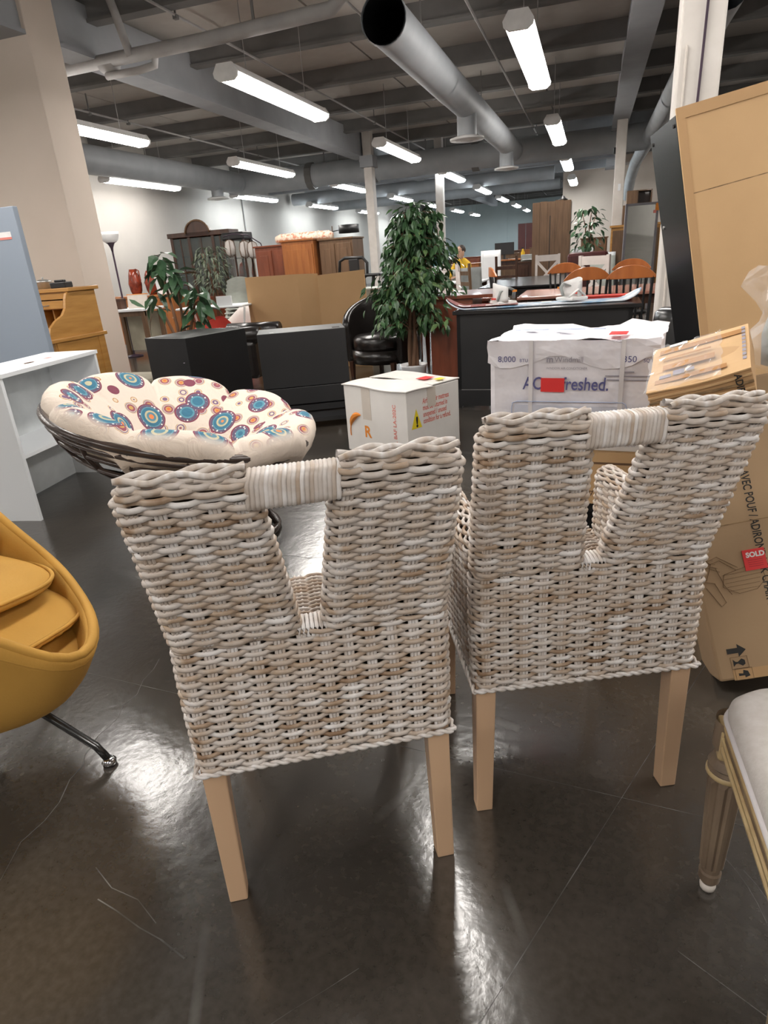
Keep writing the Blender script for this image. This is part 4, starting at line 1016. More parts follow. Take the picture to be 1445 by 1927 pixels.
# ------------------------------------------------------------------ tall black cabinet with a cardboard sheet, leaning
e1 = nrm((-.20, .03, .98)); ex = np.array((1, .20, 0.0)); ex = nrm(ex - e1 * np.dot(ex, e1)); ey = np.cross(e1, ex)
TL = np.array((.305, 3.30, 1.715)); Hh = 1.72
B = TL - e1 * Hh
sh = (.66 - B[0])
t = thing('wardrobe_panel', 'tall glossy black cabinet leaning left beside the white column', 'cabinet', mat=basis(B + ey * .012, ex, ey, e1))
MB().box(0, .80, 0, .36, 0, Hh - .005).obj('carcass', M['blackgloss'], t, bevel=.002)
for (y, z) in ((.03, Hh - .04), (.33, Hh - .05), (.32, Hh - .42)): MB().tube([(-.004, y, z), (.002, y, z)], .008, 10).obj('screw_cap', M['steel'] if z < Hh - .3 else M['ink'], t)
t = thing('cardboard_sheet', 'large tan cardboard sheet covering the front of the black cabinet', 'cardboard', mat=basis(B - ey * .004, ex, ey, e1))
MB().box(-.004, .80, -.012, .0, .0, Hh + .012).obj('sheet', M['card2'], t)
MB().box(-.006, .80, -.016, -.012, Hh - .03, Hh + .014).obj('taped_edge', M['card'], t)
MB().box(-.006, .028, -.0155, -.012, .5, Hh).obj('taped_edge', M['card'], t)
MB().box(0.0, .80, -.0125, -.012, Hh - .325, Hh - .321).obj('crease', M['cardedge'], t)

# black tub chair glimpsed between column and cabinet
t = thing('tub_chair', 'glossy black tub chair back glimpsed beside the leaning cabinet', 'chair', (.76, 4.12, 0))
def tub(u, v):
    a = PI * (.15 + .75 * 2 * u * .95) ; r = .36 + .03 * math.sin(PI * v)
    return (r * math.cos(a + 1.2), r * .8 * math.sin(a + 1.2), .18 + .70 * v - .10 * (1 - math.sin(PI * u)))
o = MB().grid(tub, 36, 10).obj('shell', M['blackgloss'], t, smooth=True); o.modifiers.new('th', 'SOLIDIFY').thickness = .07; o.modifiers['th'].offset = 0; o.modifiers.new('rnd', 'BEVEL').width = .03
MB().lathe([(.30, .3), (.30, .42), (.2, .45), (.001, .46)], 24, (0, 0, 0), 1, .8).obj('seat', M['leather'], t, smooth=True)
for a in range(4): MB().taper((.2 * math.cos(a * PI / 2 + .8), .16 * math.sin(a * PI / 2 + .8), 0), (.2 * math.cos(a * PI / 2 + .8), .16 * math.sin(a * PI / 2 + .8), .3), .03, .045).obj('leg', M['darkwood'], t)
# clear plastic bundle at the right edge
t = thing('plastic_bundle', 'crumpled clear plastic wrapped bundle at the right edge', 'bundle', tuple(BUN))
mb = MB().grid(crumple(lambda u, v: ((.11 + .03 * math.sin(3 * PI * v)) * math.cos(2 * PI * u), (.10) * math.sin(2 * PI * u), .30 * v), 16, 10, .012), 16, 10); mb.obj('film', M['wrapclear'], t)
MB().lathe([(.001, 0), (.07, .01), (.08, .1), (.06, .2), (.001, .21)], 12).obj('core', M['grey'], t, smooth=True)
# ------------------------------------------------------------------ plants
def leaf_mesh(name, L, wd, mat, bend=.25, cup=.12):
    ts = (0, .15, .4, .7, 1.0); ws = (.02, .6, 1.0, .6, 0.0); mb = MB()
    for t_, w_ in zip(ts, ws):
        z = -bend * L * t_ ** 2
        mb.v += [(t_ * L, -w_ * wd / 2, z + cup * wd * w_), (t_ * L, 0, z), (t_ * L, w_ * wd / 2, z + cup * wd * w_)]
    for i in range(4):
        for j in range(2): mb.f.append((i * 3 + j, (i + 1) * 3 + j, (i + 1) * 3 + j + 1, i * 3 + j + 1))
    return mb
def rotm(az, el, roll):
    return (Matrix.Rotation(az, 4, 'Z') @ Matrix.Rotation(el, 4, 'Y') @ Matrix.Rotation(roll, 4, 'X'))
def leaves(parent, spots, protos, mat_stuff, nparts, cut_name='foliage'):
    """spots: (pos, az, el, roll, scale); the first nparts are single leaves, the rest one joined part"""
    meshes = [p.mesh('leaf', m) for p, m in protos]
    for k, (p, az, el, ro, sc) in enumerate(spots[:nparts]):
        o = bpy.data.objects.new('leaf', meshes[k % len(meshes)]); COL.objects.link(o); o.parent = parent
        o.matrix_basis = Matrix.Translation(p) @ rotm(az, el, ro) @ Matrix.Scale(sc, 4)
    if len(spots) > nparts:
        mb = MB()
        for k, (p, az, el, ro, sc) in enumerate(spots[nparts:]):
            mt = Matrix.Translation(p) @ rotm(az, el, ro) @ Matrix.Scale(sc, 4); q = protos[k % len(protos)][0]
            mb.add([mt @ Vector(v) for v in q.v], q.f)
        mb.obj(cut_name, mat_stuff, parent, kind='stuff')
# ficus tree in the white pot
t = thing('ficus_tree', 'tall bushy artificial ficus tree in a white pot', 'plant', (-1.62, 6.10, 0))
MB().lathe([(.10, 0), (.125, .23), (.135, .25), (.125, .25), (.115, .22), (.001, .22)], 24).obj('pot', M['pot'], t, smooth=True)
MB().lathe([(.001, .225), (.115, .222)], 20).obj('soil', M['soil'], t)
trunks = []
for k in range(4):
    a = k * PI / 2; pts = []
    for s in np.linspace(0, 1, 12):
        pts.append((.030 * math.cos(a + 5 * s) + .05 * s * math.cos(a), .030 * math.sin(a + 5 * s) + .04 * s * math.sin(a), .18 + 1.25 * s))
    trunks.append(pts); MB().tube(pts, [.022 - .011 * s for s in np.linspace(0, 1, 12)], 8).obj('stem', M['bark'], t, smooth=True)
rng4 = np.random.default_rng(21); spots = []; br = MB()
for b in range(150):
    h = rng4.uniform(0, 1) ** .85
    z = .62 + .98 * h
    R = (.50 * (1 - .60 * max(0, (h - .3) / .7)) * (.75 + .25 * min(1, h / .15))) * rng4.uniform(.55, 1.05)
    az = rng4.uniform(0, 2 * PI); lean_ = .06 * h
    tip = np.array((R * math.cos(az) + lean_ + .03, R * .85 * math.sin(az), z - .10 * R)); root = np.array((.02 * math.cos(az) + .02, .02 * math.sin(az), z - .12))
    mid = (tip + root) / 2 + (0, 0, .07)
    br.tube([root, mid, tip], [.005, .004, .002], 5)
    for q in range(17):
        s = rng4.uniform(.25, 1.05); p = root * (1 - s) ** 2 + 2 * mid * s * (1 - s) + tip * s * s + rng4.normal(0, .035, 3)
        spots.append((tuple(p), az + rng4.uniform(-1.3, 1.3), rng4.uniform(.15, 1.25), rng4.uniform(-.6, .6), rng4.uniform(.8, 1.35)))
for q in range(60):
    az = rng4.uniform(0, 2 * PI); p = np.array((.09 + .13 * rng4.uniform(0, 1) * math.cos(az), .1 * math.sin(az), rng4.uniform(1.52, 1.68)))
    spots.append((tuple(p), az, rng4.uniform(-.5, .8), rng4.uniform(-.5, .5), 1.1))
br.obj('branches', M['bark'], t, kind='stuff')
spots.sort(key=lambda s_: s_[0][1])
lp = leaf_mesh('leaf', .084, .037, None)
leaves(t, spots, [(lp, M['leaf']), (lp, M['leaf']), (lp, M['leaf']), (lp, M['leafpale'])], M['leaf'], 300)
# second crown of paler leaves at the very top
# rubber plant with large leaves
t = thing('rubber_plant', 'leggy rubber plant with large dark glossy leaves above the black cabinet', 'plant', (-4.28, 6.25, 0))
MB().lathe([(.12, 0), (.16, .30), (.15, .30), (.13, .27), (.001, .27)], 20).obj('pot', M['grey'], t, smooth=True)
heads = []
for k, (dx, dy, hh) in enumerate(((-.12, .0, 1.30), (.02, .05, 1.12), (.30, -.02, .95), (.20, .0, .72), (-.28, .02, .92))):
    pts = [(0.02 * k - .04, 0, .25), (dx * .35, dy, .25 + hh * .35), (dx * .8, dy, .25 + hh * .7), (dx, dy, hh)]
    MB().tube(pts, [.022, .018, .013, .008], 7).obj('stem', M['bark'], t, smooth=True); heads.append((dx, dy, hh))
sp = []
for (dx, dy, hh), n_ in zip(heads, (22, 18, 18, 11, 8)):
    for q in range(n_):
        az = q * 2.4 + rng4.uniform(-.3, .3); el = rng4.uniform(-.15, 1.15)
        sp.append(((dx + .05 * math.cos(az), dy + .05 * math.sin(az), hh + .14 - .26 * q / n_), az, el, rng4.uniform(-.4, .4), rng4.uniform(.8, 1.25)))
leaves(t, sp, [(leaf_mesh('leaf', .215, .105, None, .3), M['leaf2']), (leaf_mesh('leaf', .20, .10, None, .2), M['leaf2'])], M['leaf2'], 300)
def bush(name, label, loc, H0, H1, R, n, L, wd, mat, stems=4, nparts=0, pot=None):
    t = thing(name, label, 'plant', loc)
    MB().lathe([(.10, 0), (.14, .25), (.12, .25), (.001, .22)], 16).obj('pot', pot or M['grey'], t, smooth=True)
    for k in range(stems):
        a = 2 * PI * k / stems
        MB().tube([(.02 * math.cos(a), .02 * math.sin(a), .2), (.06 * math.cos(a), .06 * math.sin(a), (H0 + H1) / 2), (R * .5 * math.cos(a), R * .5 * math.sin(a), H1 - .1)], [.012, .010, .005], 6).obj('stem', M['bark'], t, smooth=True)
    S = []
    for q in range(n):
        az = rng4.uniform(0, 2 * PI); z = rng4.uniform(H0, H1); r = R * math.sqrt(rng4.uniform(0, 1)) * (1.05 - .5 * abs((z - H0) / (H1 - H0) - .4))
        S.append(((r * math.cos(az), r * math.sin(az), z), az + rng4.uniform(-1, 1), rng4.uniform(0, 1.1), rng4.uniform(-.5, .5), rng4.uniform(.8, 1.3)))
    leaves(t, S, [(leaf_mesh('leaf', L, wd, None), mat)], mat, nparts)
bush('potted_tree', 'dusty olive potted tree in front of the glass china cabinet', (-6.5, 10.75, 0), .85, 1.62, .34, 420, .11, .03, M['leafgrey'], 4)
bush('potted_tree', 'airy green potted tree behind the maroon armchair', (-.10, 13.8, 0), 1.12, 1.84, .30, 110, .13, .075, M['leaf2'], 5, 110, M['pot'])

# ------------------------------------------------------------------ rolltop desk and things on it
t = thing('rolltop_desk', 'honey oak rolltop desk with curved side panel and pigeonholes', 'desk', (-4.80, 4.93, 0))
side = [(0, .70), (0, .77), (.03, .84), (.11, .895), (.22, .94), (.275, 1.0), (.30, 1.08), (.33, 1.13), (.36, 1.145), (.72, 1.145), (.72, .70)]
for x in (-.03, -1.33): MB().prism(side, (x, 0, 0), (0, 1, 0), (0, 0, 1), (.03, 0, 0)).obj('curved_side', M['oak'], t, bevel=.003)
MB().box(-1.36, .025, .34, .76, 1.145, 1.18).obj('top', M['oak'], t, bevel=.005)
MB().box(-1.35, .02, -.03, .75, .70, .735).obj('writing_surface', M['oak'], t, bevel=.005)
MB().box(-1.33, -.03, .36, .70, 1.08, 1.145).obj('header', M['oak'], t)
for k in range(3):
    d_ = MB().box(-1.32 + .43 * k, -.90 + .43 * k, .30, .33, .995, 1.07).obj('small_drawer', M['oak'], t, bevel=.003)
    MB().tube([(-1.15 + .43 * k, .30, 1.03), (-1.11 + .43 * k, .28, 1.025), (-1.07 + .43 * k, .30, 1.03)], .005, 6).obj('drawer_pull', M['steel'], d_)
for k in range(9): MB().box(-1.33 + .155 * k, -1.315 + .155 * k, .36, .68, .735, 1.0).obj('pigeonhole_divider', M['oak'], t)
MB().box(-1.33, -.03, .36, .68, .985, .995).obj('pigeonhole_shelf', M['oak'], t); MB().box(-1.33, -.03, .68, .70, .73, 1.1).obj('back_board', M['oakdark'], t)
MB().box(-.06, 0, .03, .72, 0, .70).box(-.45, -.06, .03, .72, .0, .70).obj('pedestal', M['oak'], t, bevel=.003)
MB().box(-1.30, -.85, .03, .72, 0, .70).obj('pedestal', M['oak'], t, bevel=.003)
[MB().box(0, .008, y_, y_ + .08, .02, .70).obj('side_stile', M['oak'], t) for y_ in (.05, .62)]
t = thing('tin_canister', 'round silver tin with lid on top of the rolltop desk', 'tin', (-5.22, 5.45, 1.18))
MB().lathe([(.075, 0), (.078, .06), (.08, .062), (.08, .075), (.03, .09), (.001, .09)], 24).obj('body', M['steel'], t, smooth=True)
MB().lathe([(.004, .088), (.012, .105), (.001, .112)], 12).obj('lid_knob', M['steel'], t, smooth=True)
t = thing('tin_cup', 'small silver cup beside the round tin on the rolltop desk', 'cup', (-5.36, 5.40, 1.18))
MB().lathe([(.035, 0), (.04, .05), (.036, .05), (.03, .01), (.001, .01)], 18).obj('bowl', M['steel'], t, smooth=True)
MB().tube([(.04, 0, .04), (.06, 0, .03), (.04, 0, .012)], .005, 6).obj('handle', M['steel'], t)
t = thing('black_radio', 'small black box resting on the rolltop desk top', 'box', (-4.98, 5.42, 1.18), .1)
MB().box(-.085, .085, -.06, .06, 0, .055).obj('body', M['black'], t, bevel=.008); MB().box(-.06, .04, -.02, .03, .055, .075).obj('handle', M['black'], t, bevel=.006)
t = thing('storage_bench', 'olive grey low bench at the foot of the wide pillar', 'bench', (-4.85, 6.0, 0))
MB().box(-.55, .35, -.25, .3, .12, .20).obj('seat_pad', M['sageboard'], t, bevel=.03); MB().box(-.5, .3, -.2, .25, 0, .12).obj('plinth', M['black'], t)

# ------------------------------------------------------------------ lamp, credenza and ornaments at left
t = thing('floor_lamp', 'torchiere floor lamp with a white bowl shade by the pillar', 'lamp', (-7.14, 9.0, 0))
MB().lathe([(.14, 0), (.14, .02), (.02, .04)], 20).obj('base', M['purple'], t, smooth=True); MB().tube([(0, 0, .03), (0, 0, 1.66)], .014, 8).obj('pole', M['purple'], t)
MB().lathe([(.014, 1.60), (.022, 1.66), (.05, 1.72), (.075, 1.735)], 18).obj('collar', M['purple'], t, smooth=True)
MB().lathe([(.075, 1.735), (.115, 1.77), (.14, 1.84), (.145, 1.885), (.135, 1.885), (.12, 1.84), (.09, 1.77), (.001, 1.75)], 24).obj('shade', M['shade'], t, smooth=True)
t = thing('work_table', 'white topped table with dark legs behind the pillar', 'table', (-6.72, 8.75, 0))
MB().box(-.55, .30, -.28, .28, .735, .77).obj('tabletop', M['white'], t, bevel=.004)
for x in (-.5, .22):
    for y in (-.22, .2): MB().box(x, x + .06, y, y + .05, 0, .735).obj('leg', M['walnut'], t)
MB().box(-.5, .28, .24, .26, .1, .70).obj('back_panel', M['sageboard'], t); MB().box(-.5, .28, -.20, -.17, .66, .735).obj('apron', M['walnut'], t)
t = thing('brown_box', 'small dark brown box on the white topped table', 'box', (-6.95, 8.62, .77)); MB().box(-.06, .10, -.06, .08, 0, .155).obj('body', M['darkwood'], t, bevel=.004); MB().box(-.062, .102, -.062, .082, .12, .126).obj('lid_seam', M['ink'], t)
t = thing('leaf_picture', 'cream framed picture with a green leaf leaning on the table', 'picture', (-6.62, 8.62, .77)); t.rotation_euler = (-.15, 0, 0)
MB().box(-.15, .20, 0, .02, 0, .20).obj('canvas', M['cream'], t); MB().prism([(-.12, .14), (-.02, .12), (.10, .05), (.16, .0), (.02, .03), (-.08, .08)], (0, -.001, 0), (1, 0, 0), (0, 0, 1), (0, -.001, 0)).obj('painted_leaf', M['leaf2'], t); MB().box(-.16, .21, -.002, .022, .20, .21).obj('frame_edge', M['orange'], t)
t = thing('credenza', 'long orange wood credenza under the copper vases', 'credenza', (-7.85, 10.2, 0))
MB().box(-1.0, 1.0, -.25, .25, .86, .90).obj('top', M['cherry'], t, bevel=.004); MB().box(-.98, .98, -.23, .25, .08, .86).obj('carcass', M['cherry'], t); 
for k in range(4): d_ = MB().box(-.97 + .49 * k, -.50 + .49 * k, -.245, -.23, .10, .84).obj('door', M['cherry'], t, bevel=.003); MB().lathe([(.012, 0), (.012, .02)], 8, (-.54 + .49 * k, -.26, .5)).obj('knob', M['steel'], d_)
for i, (x, lab, h) in enumerate(((-7.72, 'copper glazed vase nearest the floor lamp', .44), (-7.38, 'copper glazed vase behind the rubber plant leaves', .40))):
    t = thing('copper_vase', lab, 'vase', (x, 10.15, .90)); MB().lathe([(.07, 0), (.10, .08), (.115, .2), (.09, .34), (.06, h), (.05, h), (.08, .33), (.001, .05)], 20).obj('body', M['vase'], t, smooth=True); MB().tube([(.06, 0, h), (.12, 0, h - .03), (.13, 0, .25), (.10, 0, .15)], .01, 6).obj('handle', M['vase'], t)
t = thing('white_planter', 'white square planter on the credenza', 'planter', (-7.12, 10.12, .90)); MB().taper((0, 0, 0), (0, 0, .28), .17, .2).obj('body', M['pot'], t, bevel=.006); MB().box(-.1, .1, -.1, .1, .27, .285).obj('rim', M['pot'], t)

# ------------------------------------------------------------------ china cabinet and curio
t = thing('china_cabinet', 'dark wood china cabinet with arched pediment and glass doors', 'cabinet', (-7.35, 12.0, 0), .06)
MB().box(-.72, .55, 0, .42, 0, .80).obj('base_cabinet', M['darkwood'], t, bevel=.006)
MB().box(-.70, .53, .30, .42, .80, 1.90).obj('back', M['walnut'], t)
for x in (-.72, -.34, .18, .49): MB().box(x, x + .06, .0, .40, .80, 1.90).obj('stile', M['darkwood'], t, bevel=.004)
MB().box(-.76, .59, -.03, .42, 1.86, 1.95).obj('cornice', M['darkwood'], t, bevel=.01)
arch = [(-.36, 1.88)] + [(-.08 + .26 * math.cos(a), 1.90 + .23 * math.sin(a)) for a in np.linspace(PI, 0, 14)] + [(.20, 1.88)]
MB().prism(arch, (0, -.03, 0), (1, 0, 0), (0, 0, 1), (0, .1, 0)).obj('pediment', M['darkwood'], t); MB().tube([(x, -.04, z + .02) for x, z in arch[1:-1]], .02, 8).obj('pediment_moulding', M['walnut'], t, smooth=True)
for x0, x1 in ((-.66, -.34), (-.28, .18), (.24, .49)):
    g = MB().box(x0, x1, .01, .016, .84, 1.84).obj('glass_door', M['glass'], t); MB().box((x0 + x1) / 2 - .012, (x0 + x1) / 2 + .012, .0, .012, .84, 1.84).obj('mullion', M['darkwood'], g)
for z in (1.15, 1.5): MB().box(-.68, .5, .05, .3, z, z + .015).obj('shelf', M['glass'], t)
for x0, x1 in ((-.68, -.1), (-.06, .5)): d_ = MB().box(x0, x1, -.012, 0, .08, .74).obj('door', M['mahog'], t, bevel=.008); MB().lathe([(.012, 0), (.014, .02)], 8, (x1 - .05, -.02, .45)).obj('knob', M['steel'], d_)
t = thing('curio_cabinet', 'narrow black curio cabinet with curved glass sides', 'cabinet', (-6.46, 11.6, 0), -.05)
MB().box(-.26, .22, 0, .36, 1.72, 1.86).obj('crown', M['black'], t, bevel=.03); MB().box(-.26, .22, 0, .36, 0, .5).obj('base', M['darkwood'], t, bevel=.006); MB().box(-.24, .20, .32, .36, .5, 1.72).obj('mirror_back', M['mirror'], t)
for x in (-.25, -.03, .19): MB().box(x, x + .03, 0, .03, .5, 1.72).obj('stile', M['darkwood'], t)
for x0, x1 in ((-.22, -.03), (0, .19)): MB().box(x0, x1, .008, .014, .5, 1.72).obj('glass_pane', M['glass'], t)
for z in (.95, 1.4): MB().box(-.24, .2, .04, .32, z, z + .012).obj('shelf', M['housing'], t)
t = thing('arc_lamp', 'thin arc floor lamp carrying wicker globe shades', 'lamp', (-5.7, 11.4, 0))
MB().lathe([(.16, 0), (.16, .03), (.02, .05)], 18).obj('base', M['black'], t); MB().tube([(0, 0, .03), (0, 0, 1.3), (-.10, 0, 1.62), (-.35, 0, 1.78), (-.65, 0, 1.82), (-.85, 0, 1.78)], .010, 7).obj('arc', M['purple'], t, smooth=True)
for k, (x, z) in enumerate(((-.74, 1.58), (-.44, 1.54), (-.28, 1.52))):
    g = MB().lathe([(.02, .14), (.08, .11), (.105, .0), (.08, -.11), (.02, -.14)], 14, (x, 0, z)).obj('globe_shade', M['linen'], t, smooth=True)
    for a in range(6): MB().tube([(x + r * math.cos(a * PI / 3), r * math.sin(a * PI / 3), z + h) for r, h in ((.025, .15), (.09, .11), (.113, 0), (.09, -.11), (.025, -.15))], .006, 4).obj('wicker_rib', M['walnut'], g)
    MB().tube([(x, 0, z + .14), (x, 0, 1.80)], .004, 4).obj('cord', M['purple'], t)
# stack of pale plastic chairs: every chair a chair
for k in range(5):
    t = thing('plastic_chair', ['lowest pale sage plastic chair in the nested stack', 'second lowest pale sage plastic chair in the nested stack', 'middle pale sage plastic chair in the nested stack', 'second highest pale sage plastic chair in the nested stack', 'topmost pale sage plastic chair in the nested stack'][k], 'chair', (-5.62 - .0 * k, 9.9 + .03 * k, .06 * k), .35, 'nested pale plastic chairs')
    MB().grid(lambda u, v: (-.22 + .44 * u, .2 + .06 * math.sin(PI * v) + .05 * abs(2 * u - 1), .44 + .42 * v - .06 * (2 * u - 1) ** 2 * v), 8, 6).obj('backrest', M['sage'], t, smooth=True)
    MB().box(-.22, .22, -.22, .2, .42, .44).obj('seat', M['sage'], t, bevel=.008)
    for x in (-.19, .19):
        for y in (-.19, .18): MB().taper((x * 1.1, y * 1.1, 0), (x, y, .42), .025, .035).obj('leg', M['sage'], t)

# ------------------------------------------------------------------ wooden cabinets, quilt, open carton, tubular table
def cabinet_unit(name, label, x0, x1, y, dep, z1, mat, doors, rz=0):
    t = thing(name, label, 'cabinet', (x0, y, 0), rz); w_ = x1 - x0
    MB().box(0, w_, 0, dep, 0, z1).obj('carcass', mat, t, bevel=.004); MB().box(-.02, w_ + .02, -.02, dep, z1, z1 + .025).obj('top', mat, t, bevel=.004)
    for k in range(doors):
        a = w_ * k / doors; b = w_ * (k + 1) / doors
        d_ = MB().box(a + .02, b - .02, -.018, 0, .1, z1 - .05).obj('door', mat, t, bevel=.004); MB().box(a + .08, b - .08, -.024, -.018, .18, z1 - .12).obj('raised_panel', mat, d_, bevel=.006)
    return t
cabinet_unit('wall_cabinet', 'dark cherry cabinet with a plain side, left of the honey corner unit', -5.05, -4.45, 9.7, .5, 1.50, M['mahog'], 2)
cabinet_unit('corner_cabinet', 'honey coloured cabinet with one raised panel door', -4.42, -3.91, 9.35, .5, 1.54, M['cherry'], 1)
cabinet_unit('wall_cabinet', 'brown cabinet with two raised panel doors right of the honey unit', -3.86, -3.34, 9.45, .5, 1.52, M['walnut'], 2)
t = thing('rolled_quilt', 'rolled floral quilt on top of the cherry cabinets', 'quilt', (-4.3, 9.95, 1.60)); MB().tube([(-.48, 0, 0), (-.40, 0, .005), (0, .01, .0), (.42, 0, .0), (.48, 0, 0)], [.05, .075, .08, .075, .045], 14).obj('roll', M['floral'], t, smooth=True)
for x in (-.2, .25): MB().tube(circ(.082, 0, 16), .008, 5, closed=True).obj('tie', M['cream'], t, loc=(x, 0, 0)).rotation_euler = (0, PI / 2, 0)
t = thing('open_carton', 'tall opened brown carton standing behind the black cabinets', 'cardboard', (-4.15, 7.6, 0))
MB().add([(0, 0, 0), (.76, -.10, 0), (.76, -.10, 1.12), (0, 0, 1.12)], [(0, 1, 2, 3)]).obj('panel', M['card'], t).modifiers.new('th', 'SOLIDIFY').thickness = .015
MB().add([(.76, -.10, 0), (.98, .02, 0), (.98, .02, 1.11), (.76, -.10, 1.12)], [(0, 1, 2, 3)]).obj('panel', M['card'], t).modifiers.new('th', 'SOLIDIFY').thickness = .015
MB().add([(.985, -.02, 0), (1.62, -.06, 0), (1.60, -.06, 1.12), (.985, -.02, 1.09)], [(0, 1, 2, 3)]).obj('panel', M['card'], t).modifiers.new('th', 'SOLIDIFY').thickness = .015
t = thing('folding_table', 'white tubular folding table with a light top, beside the open carton', 'table', (-4.92, 7.25, 0), .1)
MB().box(-.05, .85, -.05, .45, .79, .815).obj('tabletop', M['white'], t, bevel=.01)
for x in (.0, .8): MB().tube([(x - .08, .0, 0), (x + .06, .0, .79)], .014, 8).obj('leg', M['housing'], t); MB().tube([(x + .1, .4, 0), (x - .04, .4, .79)], .014, 8).obj('leg', M['housing'], t)
MB().box(.50, .70, .0, .02, .815, .93).obj('display_card', M['white'], t)
t = thing('bedding_pile', 'heap of white bedding under the folding table', 'bedding', (-4.45, 8.05, 0)); MB().grid(lambda u, v: (-.5 + 1.0 * u, -.3 + .6 * v, .76 * math.sin(PI * u) ** .4 * math.sin(PI * v) ** .5 + .05 * math.sin(9 * u + 5 * v)), 16, 12).obj('cloth', M['bedding'], t, smooth=True)
MB().tube([(-.5, -.3, .02), (.5, -.3, .02)], .02, 6).obj('hem', M['bedding'], t)
t = thing('red_blanket', 'red blanket bundled in front of the white bedding', 'blanket', (-4.60, 7.45, 0)); MB().grid(lambda u, v: (-.38 + .76 * u, -.2 + .4 * v, .69 * math.sin(PI * u) ** .35 * math.sin(PI * v) ** .35 + .04 * math.sin(11 * u)), 14, 10).obj('cloth', M['redcloth'], t, smooth=True); MB().tube([(-.38, -.2, .02), (.38, -.2, .02)], .015, 6).obj('hem', M['redcloth'], t)
t = thing('leather_ottoman', 'black rolled leather armrest seat behind the speaker cabinet', 'armchair', (-3.72, 6.35, 0)); MB().tube([(-.32, 0, .56), (.33, 0, .56)], .085, 14).obj('arm_roll', M['leather'], t, smooth=True); MB().box(-.3, .3, -.1, .5, .1, .50).obj('seat', M['leather'], t, bevel=.04); MB().tube([(-.32, .5, .56), (.33, .5, .56)], .085, 14).obj('arm_roll', M['leather'], t, smooth=True)
t = thing('plywood_offcut', 'pale plywood strip leaning between the two black cabinets', 'board', (-2.70, 5.35, 0)); MB().box(-.06, .06, 0, .018, 0, .62).obj('board', M['card2'], t); MB().lathe([(.008, 0), (.008, .004)], 8, (0, -.002, .5)).obj('screw_hole', M['ink'], t)
t = thing('exercise_bike', 'grey and black exercise bike behind the open carton', 'exercise bike', (-3.15, 8.95, 0))
MB().tube([(-.24, 0, 1.05), (-.22, 0, 1.22), (-.14, 0, 1.26), (.12, 0, 1.25), (.18, 0, 1.18), (.17, 0, 1.02), (.10, 0, .98)], .022, 8).obj('handlebar', M['black'], t, smooth=True)
MB().box(-.08, .06, -.03, .03, 1.02, 1.24).obj('console', M['black'], t, bevel=.01); MB().tube([(0, 0, .12), (0, .02, 1.05)], .03, 8).obj('mast', M['grey'], t); MB().box(.14, .38, -.07, .07, 1.0, 1.04).obj('saddle', M['black'], t, bevel=.02)
MB().tube([(.26, 0, 1.0), (.20, 0, .5), (.1, 0, .25)], .025, 8).obj('seat_post', M['black'], t); MB().tube([(.1, -.03, .5), (.1, .03, .5)], .24, 20).obj('flywheel_cover', M['grey'], t, smooth=True); MB().box(-.35, .45, -.05, .05, 0, .06).obj('floor_bar', M['black'], t)

# ------------------------------------------------------------------ black leather barrel chair
t = thing('barrel_chair', 'black leather barrel armchair beside the ficus tree', 'chair', (-2.18, 6.95, 0), math.radians(-18))
def barrel(u, v):
    a = math.radians(-200 + 220 * u + 0); b = math.sin(PI * u); h = .40 + .42 * b ** .8
    return (.40 * math.cos(a + PI / 2 + .26) * (1 + .05 * v), -.36 * math.sin(a + PI / 2 + .26) * -1 * (1 + .10 * v), .17 + (h + .03) * v)
def barrel(u, v):
    a = math.radians(-35 + 250 * u); b = max(0, math.sin(PI * u)); h = .42 + .30 * b ** .7
    return (.39 * math.cos(a) * (1 + .06 * v), .36 * math.sin(a) * (1 + .10 * v), .16 + h * v)
o = MB().grid(barrel, 40, 8).obj('barrel_back', M['leather'], t, smooth=True); s_ = o.modifiers.new('th', 'SOLIDIFY'); s_.thickness = .09; s_.offset = 0; b_ = o.modifiers.new('rd', 'BEVEL'); b_.width = .035; b_.segments = 3
MB().lathe([(.30, .30), (.315, .34), (.315, .42), (.28, .455), (.001, .47)], 28, (0, -.05, 0), 1, .95).obj('seat_cushion', M['leather'], t, smooth=True)
MB().lathe([(.36, .16), (.36, .30)], 28, (0, -.02, 0), 1, .92).obj('seat_base', M['leather'], t, smooth=True)
for x, y in ((-.28, -.24), (.28, -.24), (-.24, .26), (.24, .26)): MB().taper((x, y, 0), (x, y, .18), .035, .05).obj('leg', M['darkwood'], t)

# ------------------------------------------------------------------ black desk with snowboard
t = thing('black_desk', 'black desk seen from behind under the snowboard', 'desk', (-1.03, 5.30, 0), math.radians(-1))
MB().box(-.03, 1.40, -.02, .58, .765, .795).obj('desktop', M['blackgloss'], t, bevel=.004)
MB().box(0, 1.34, 0, .02, .16, .765).obj('modesty_panel', M['black'], t)
MB().box(0, 1.34, -.004, .02, .02, .155).obj('lower_panel', M['black'], t); MB().box(0.03, .30, -.0055, -.004, .156, .160).obj('gap_line', M['steel'], t)
for x in (0, 1.31): MB().box(x, x + .03, 0, .55, 0, .765).obj('side_panel', M['black'], t)
t = thing('snowboard', 'snowboard with upturned tips lying on the black desk', 'snowboard', (-.38, 5.52, .797), math.radians(7))
Ls, Ws = 1.52, .27
def sb(u, v):
    x = -Ls / 2 + Ls * u; e_ = abs(2 * u - 1); w_ = Ws * (1 - .10 * (1 - e_ ** 2)) * (math.sqrt(max(0, 1 - ((e_ - .86) / .14) ** 2)) if e_ > .86 else 1)
    return (x, (v - .5) * w_, .012 + .075 * max(0, (e_ - .80) / .2) ** 1.6)
o = MB().grid(sb, 60, 7).obj('deck', M['board'], t, smooth=True); o.modifiers.new('th', 'SOLIDIFY').thickness = .010
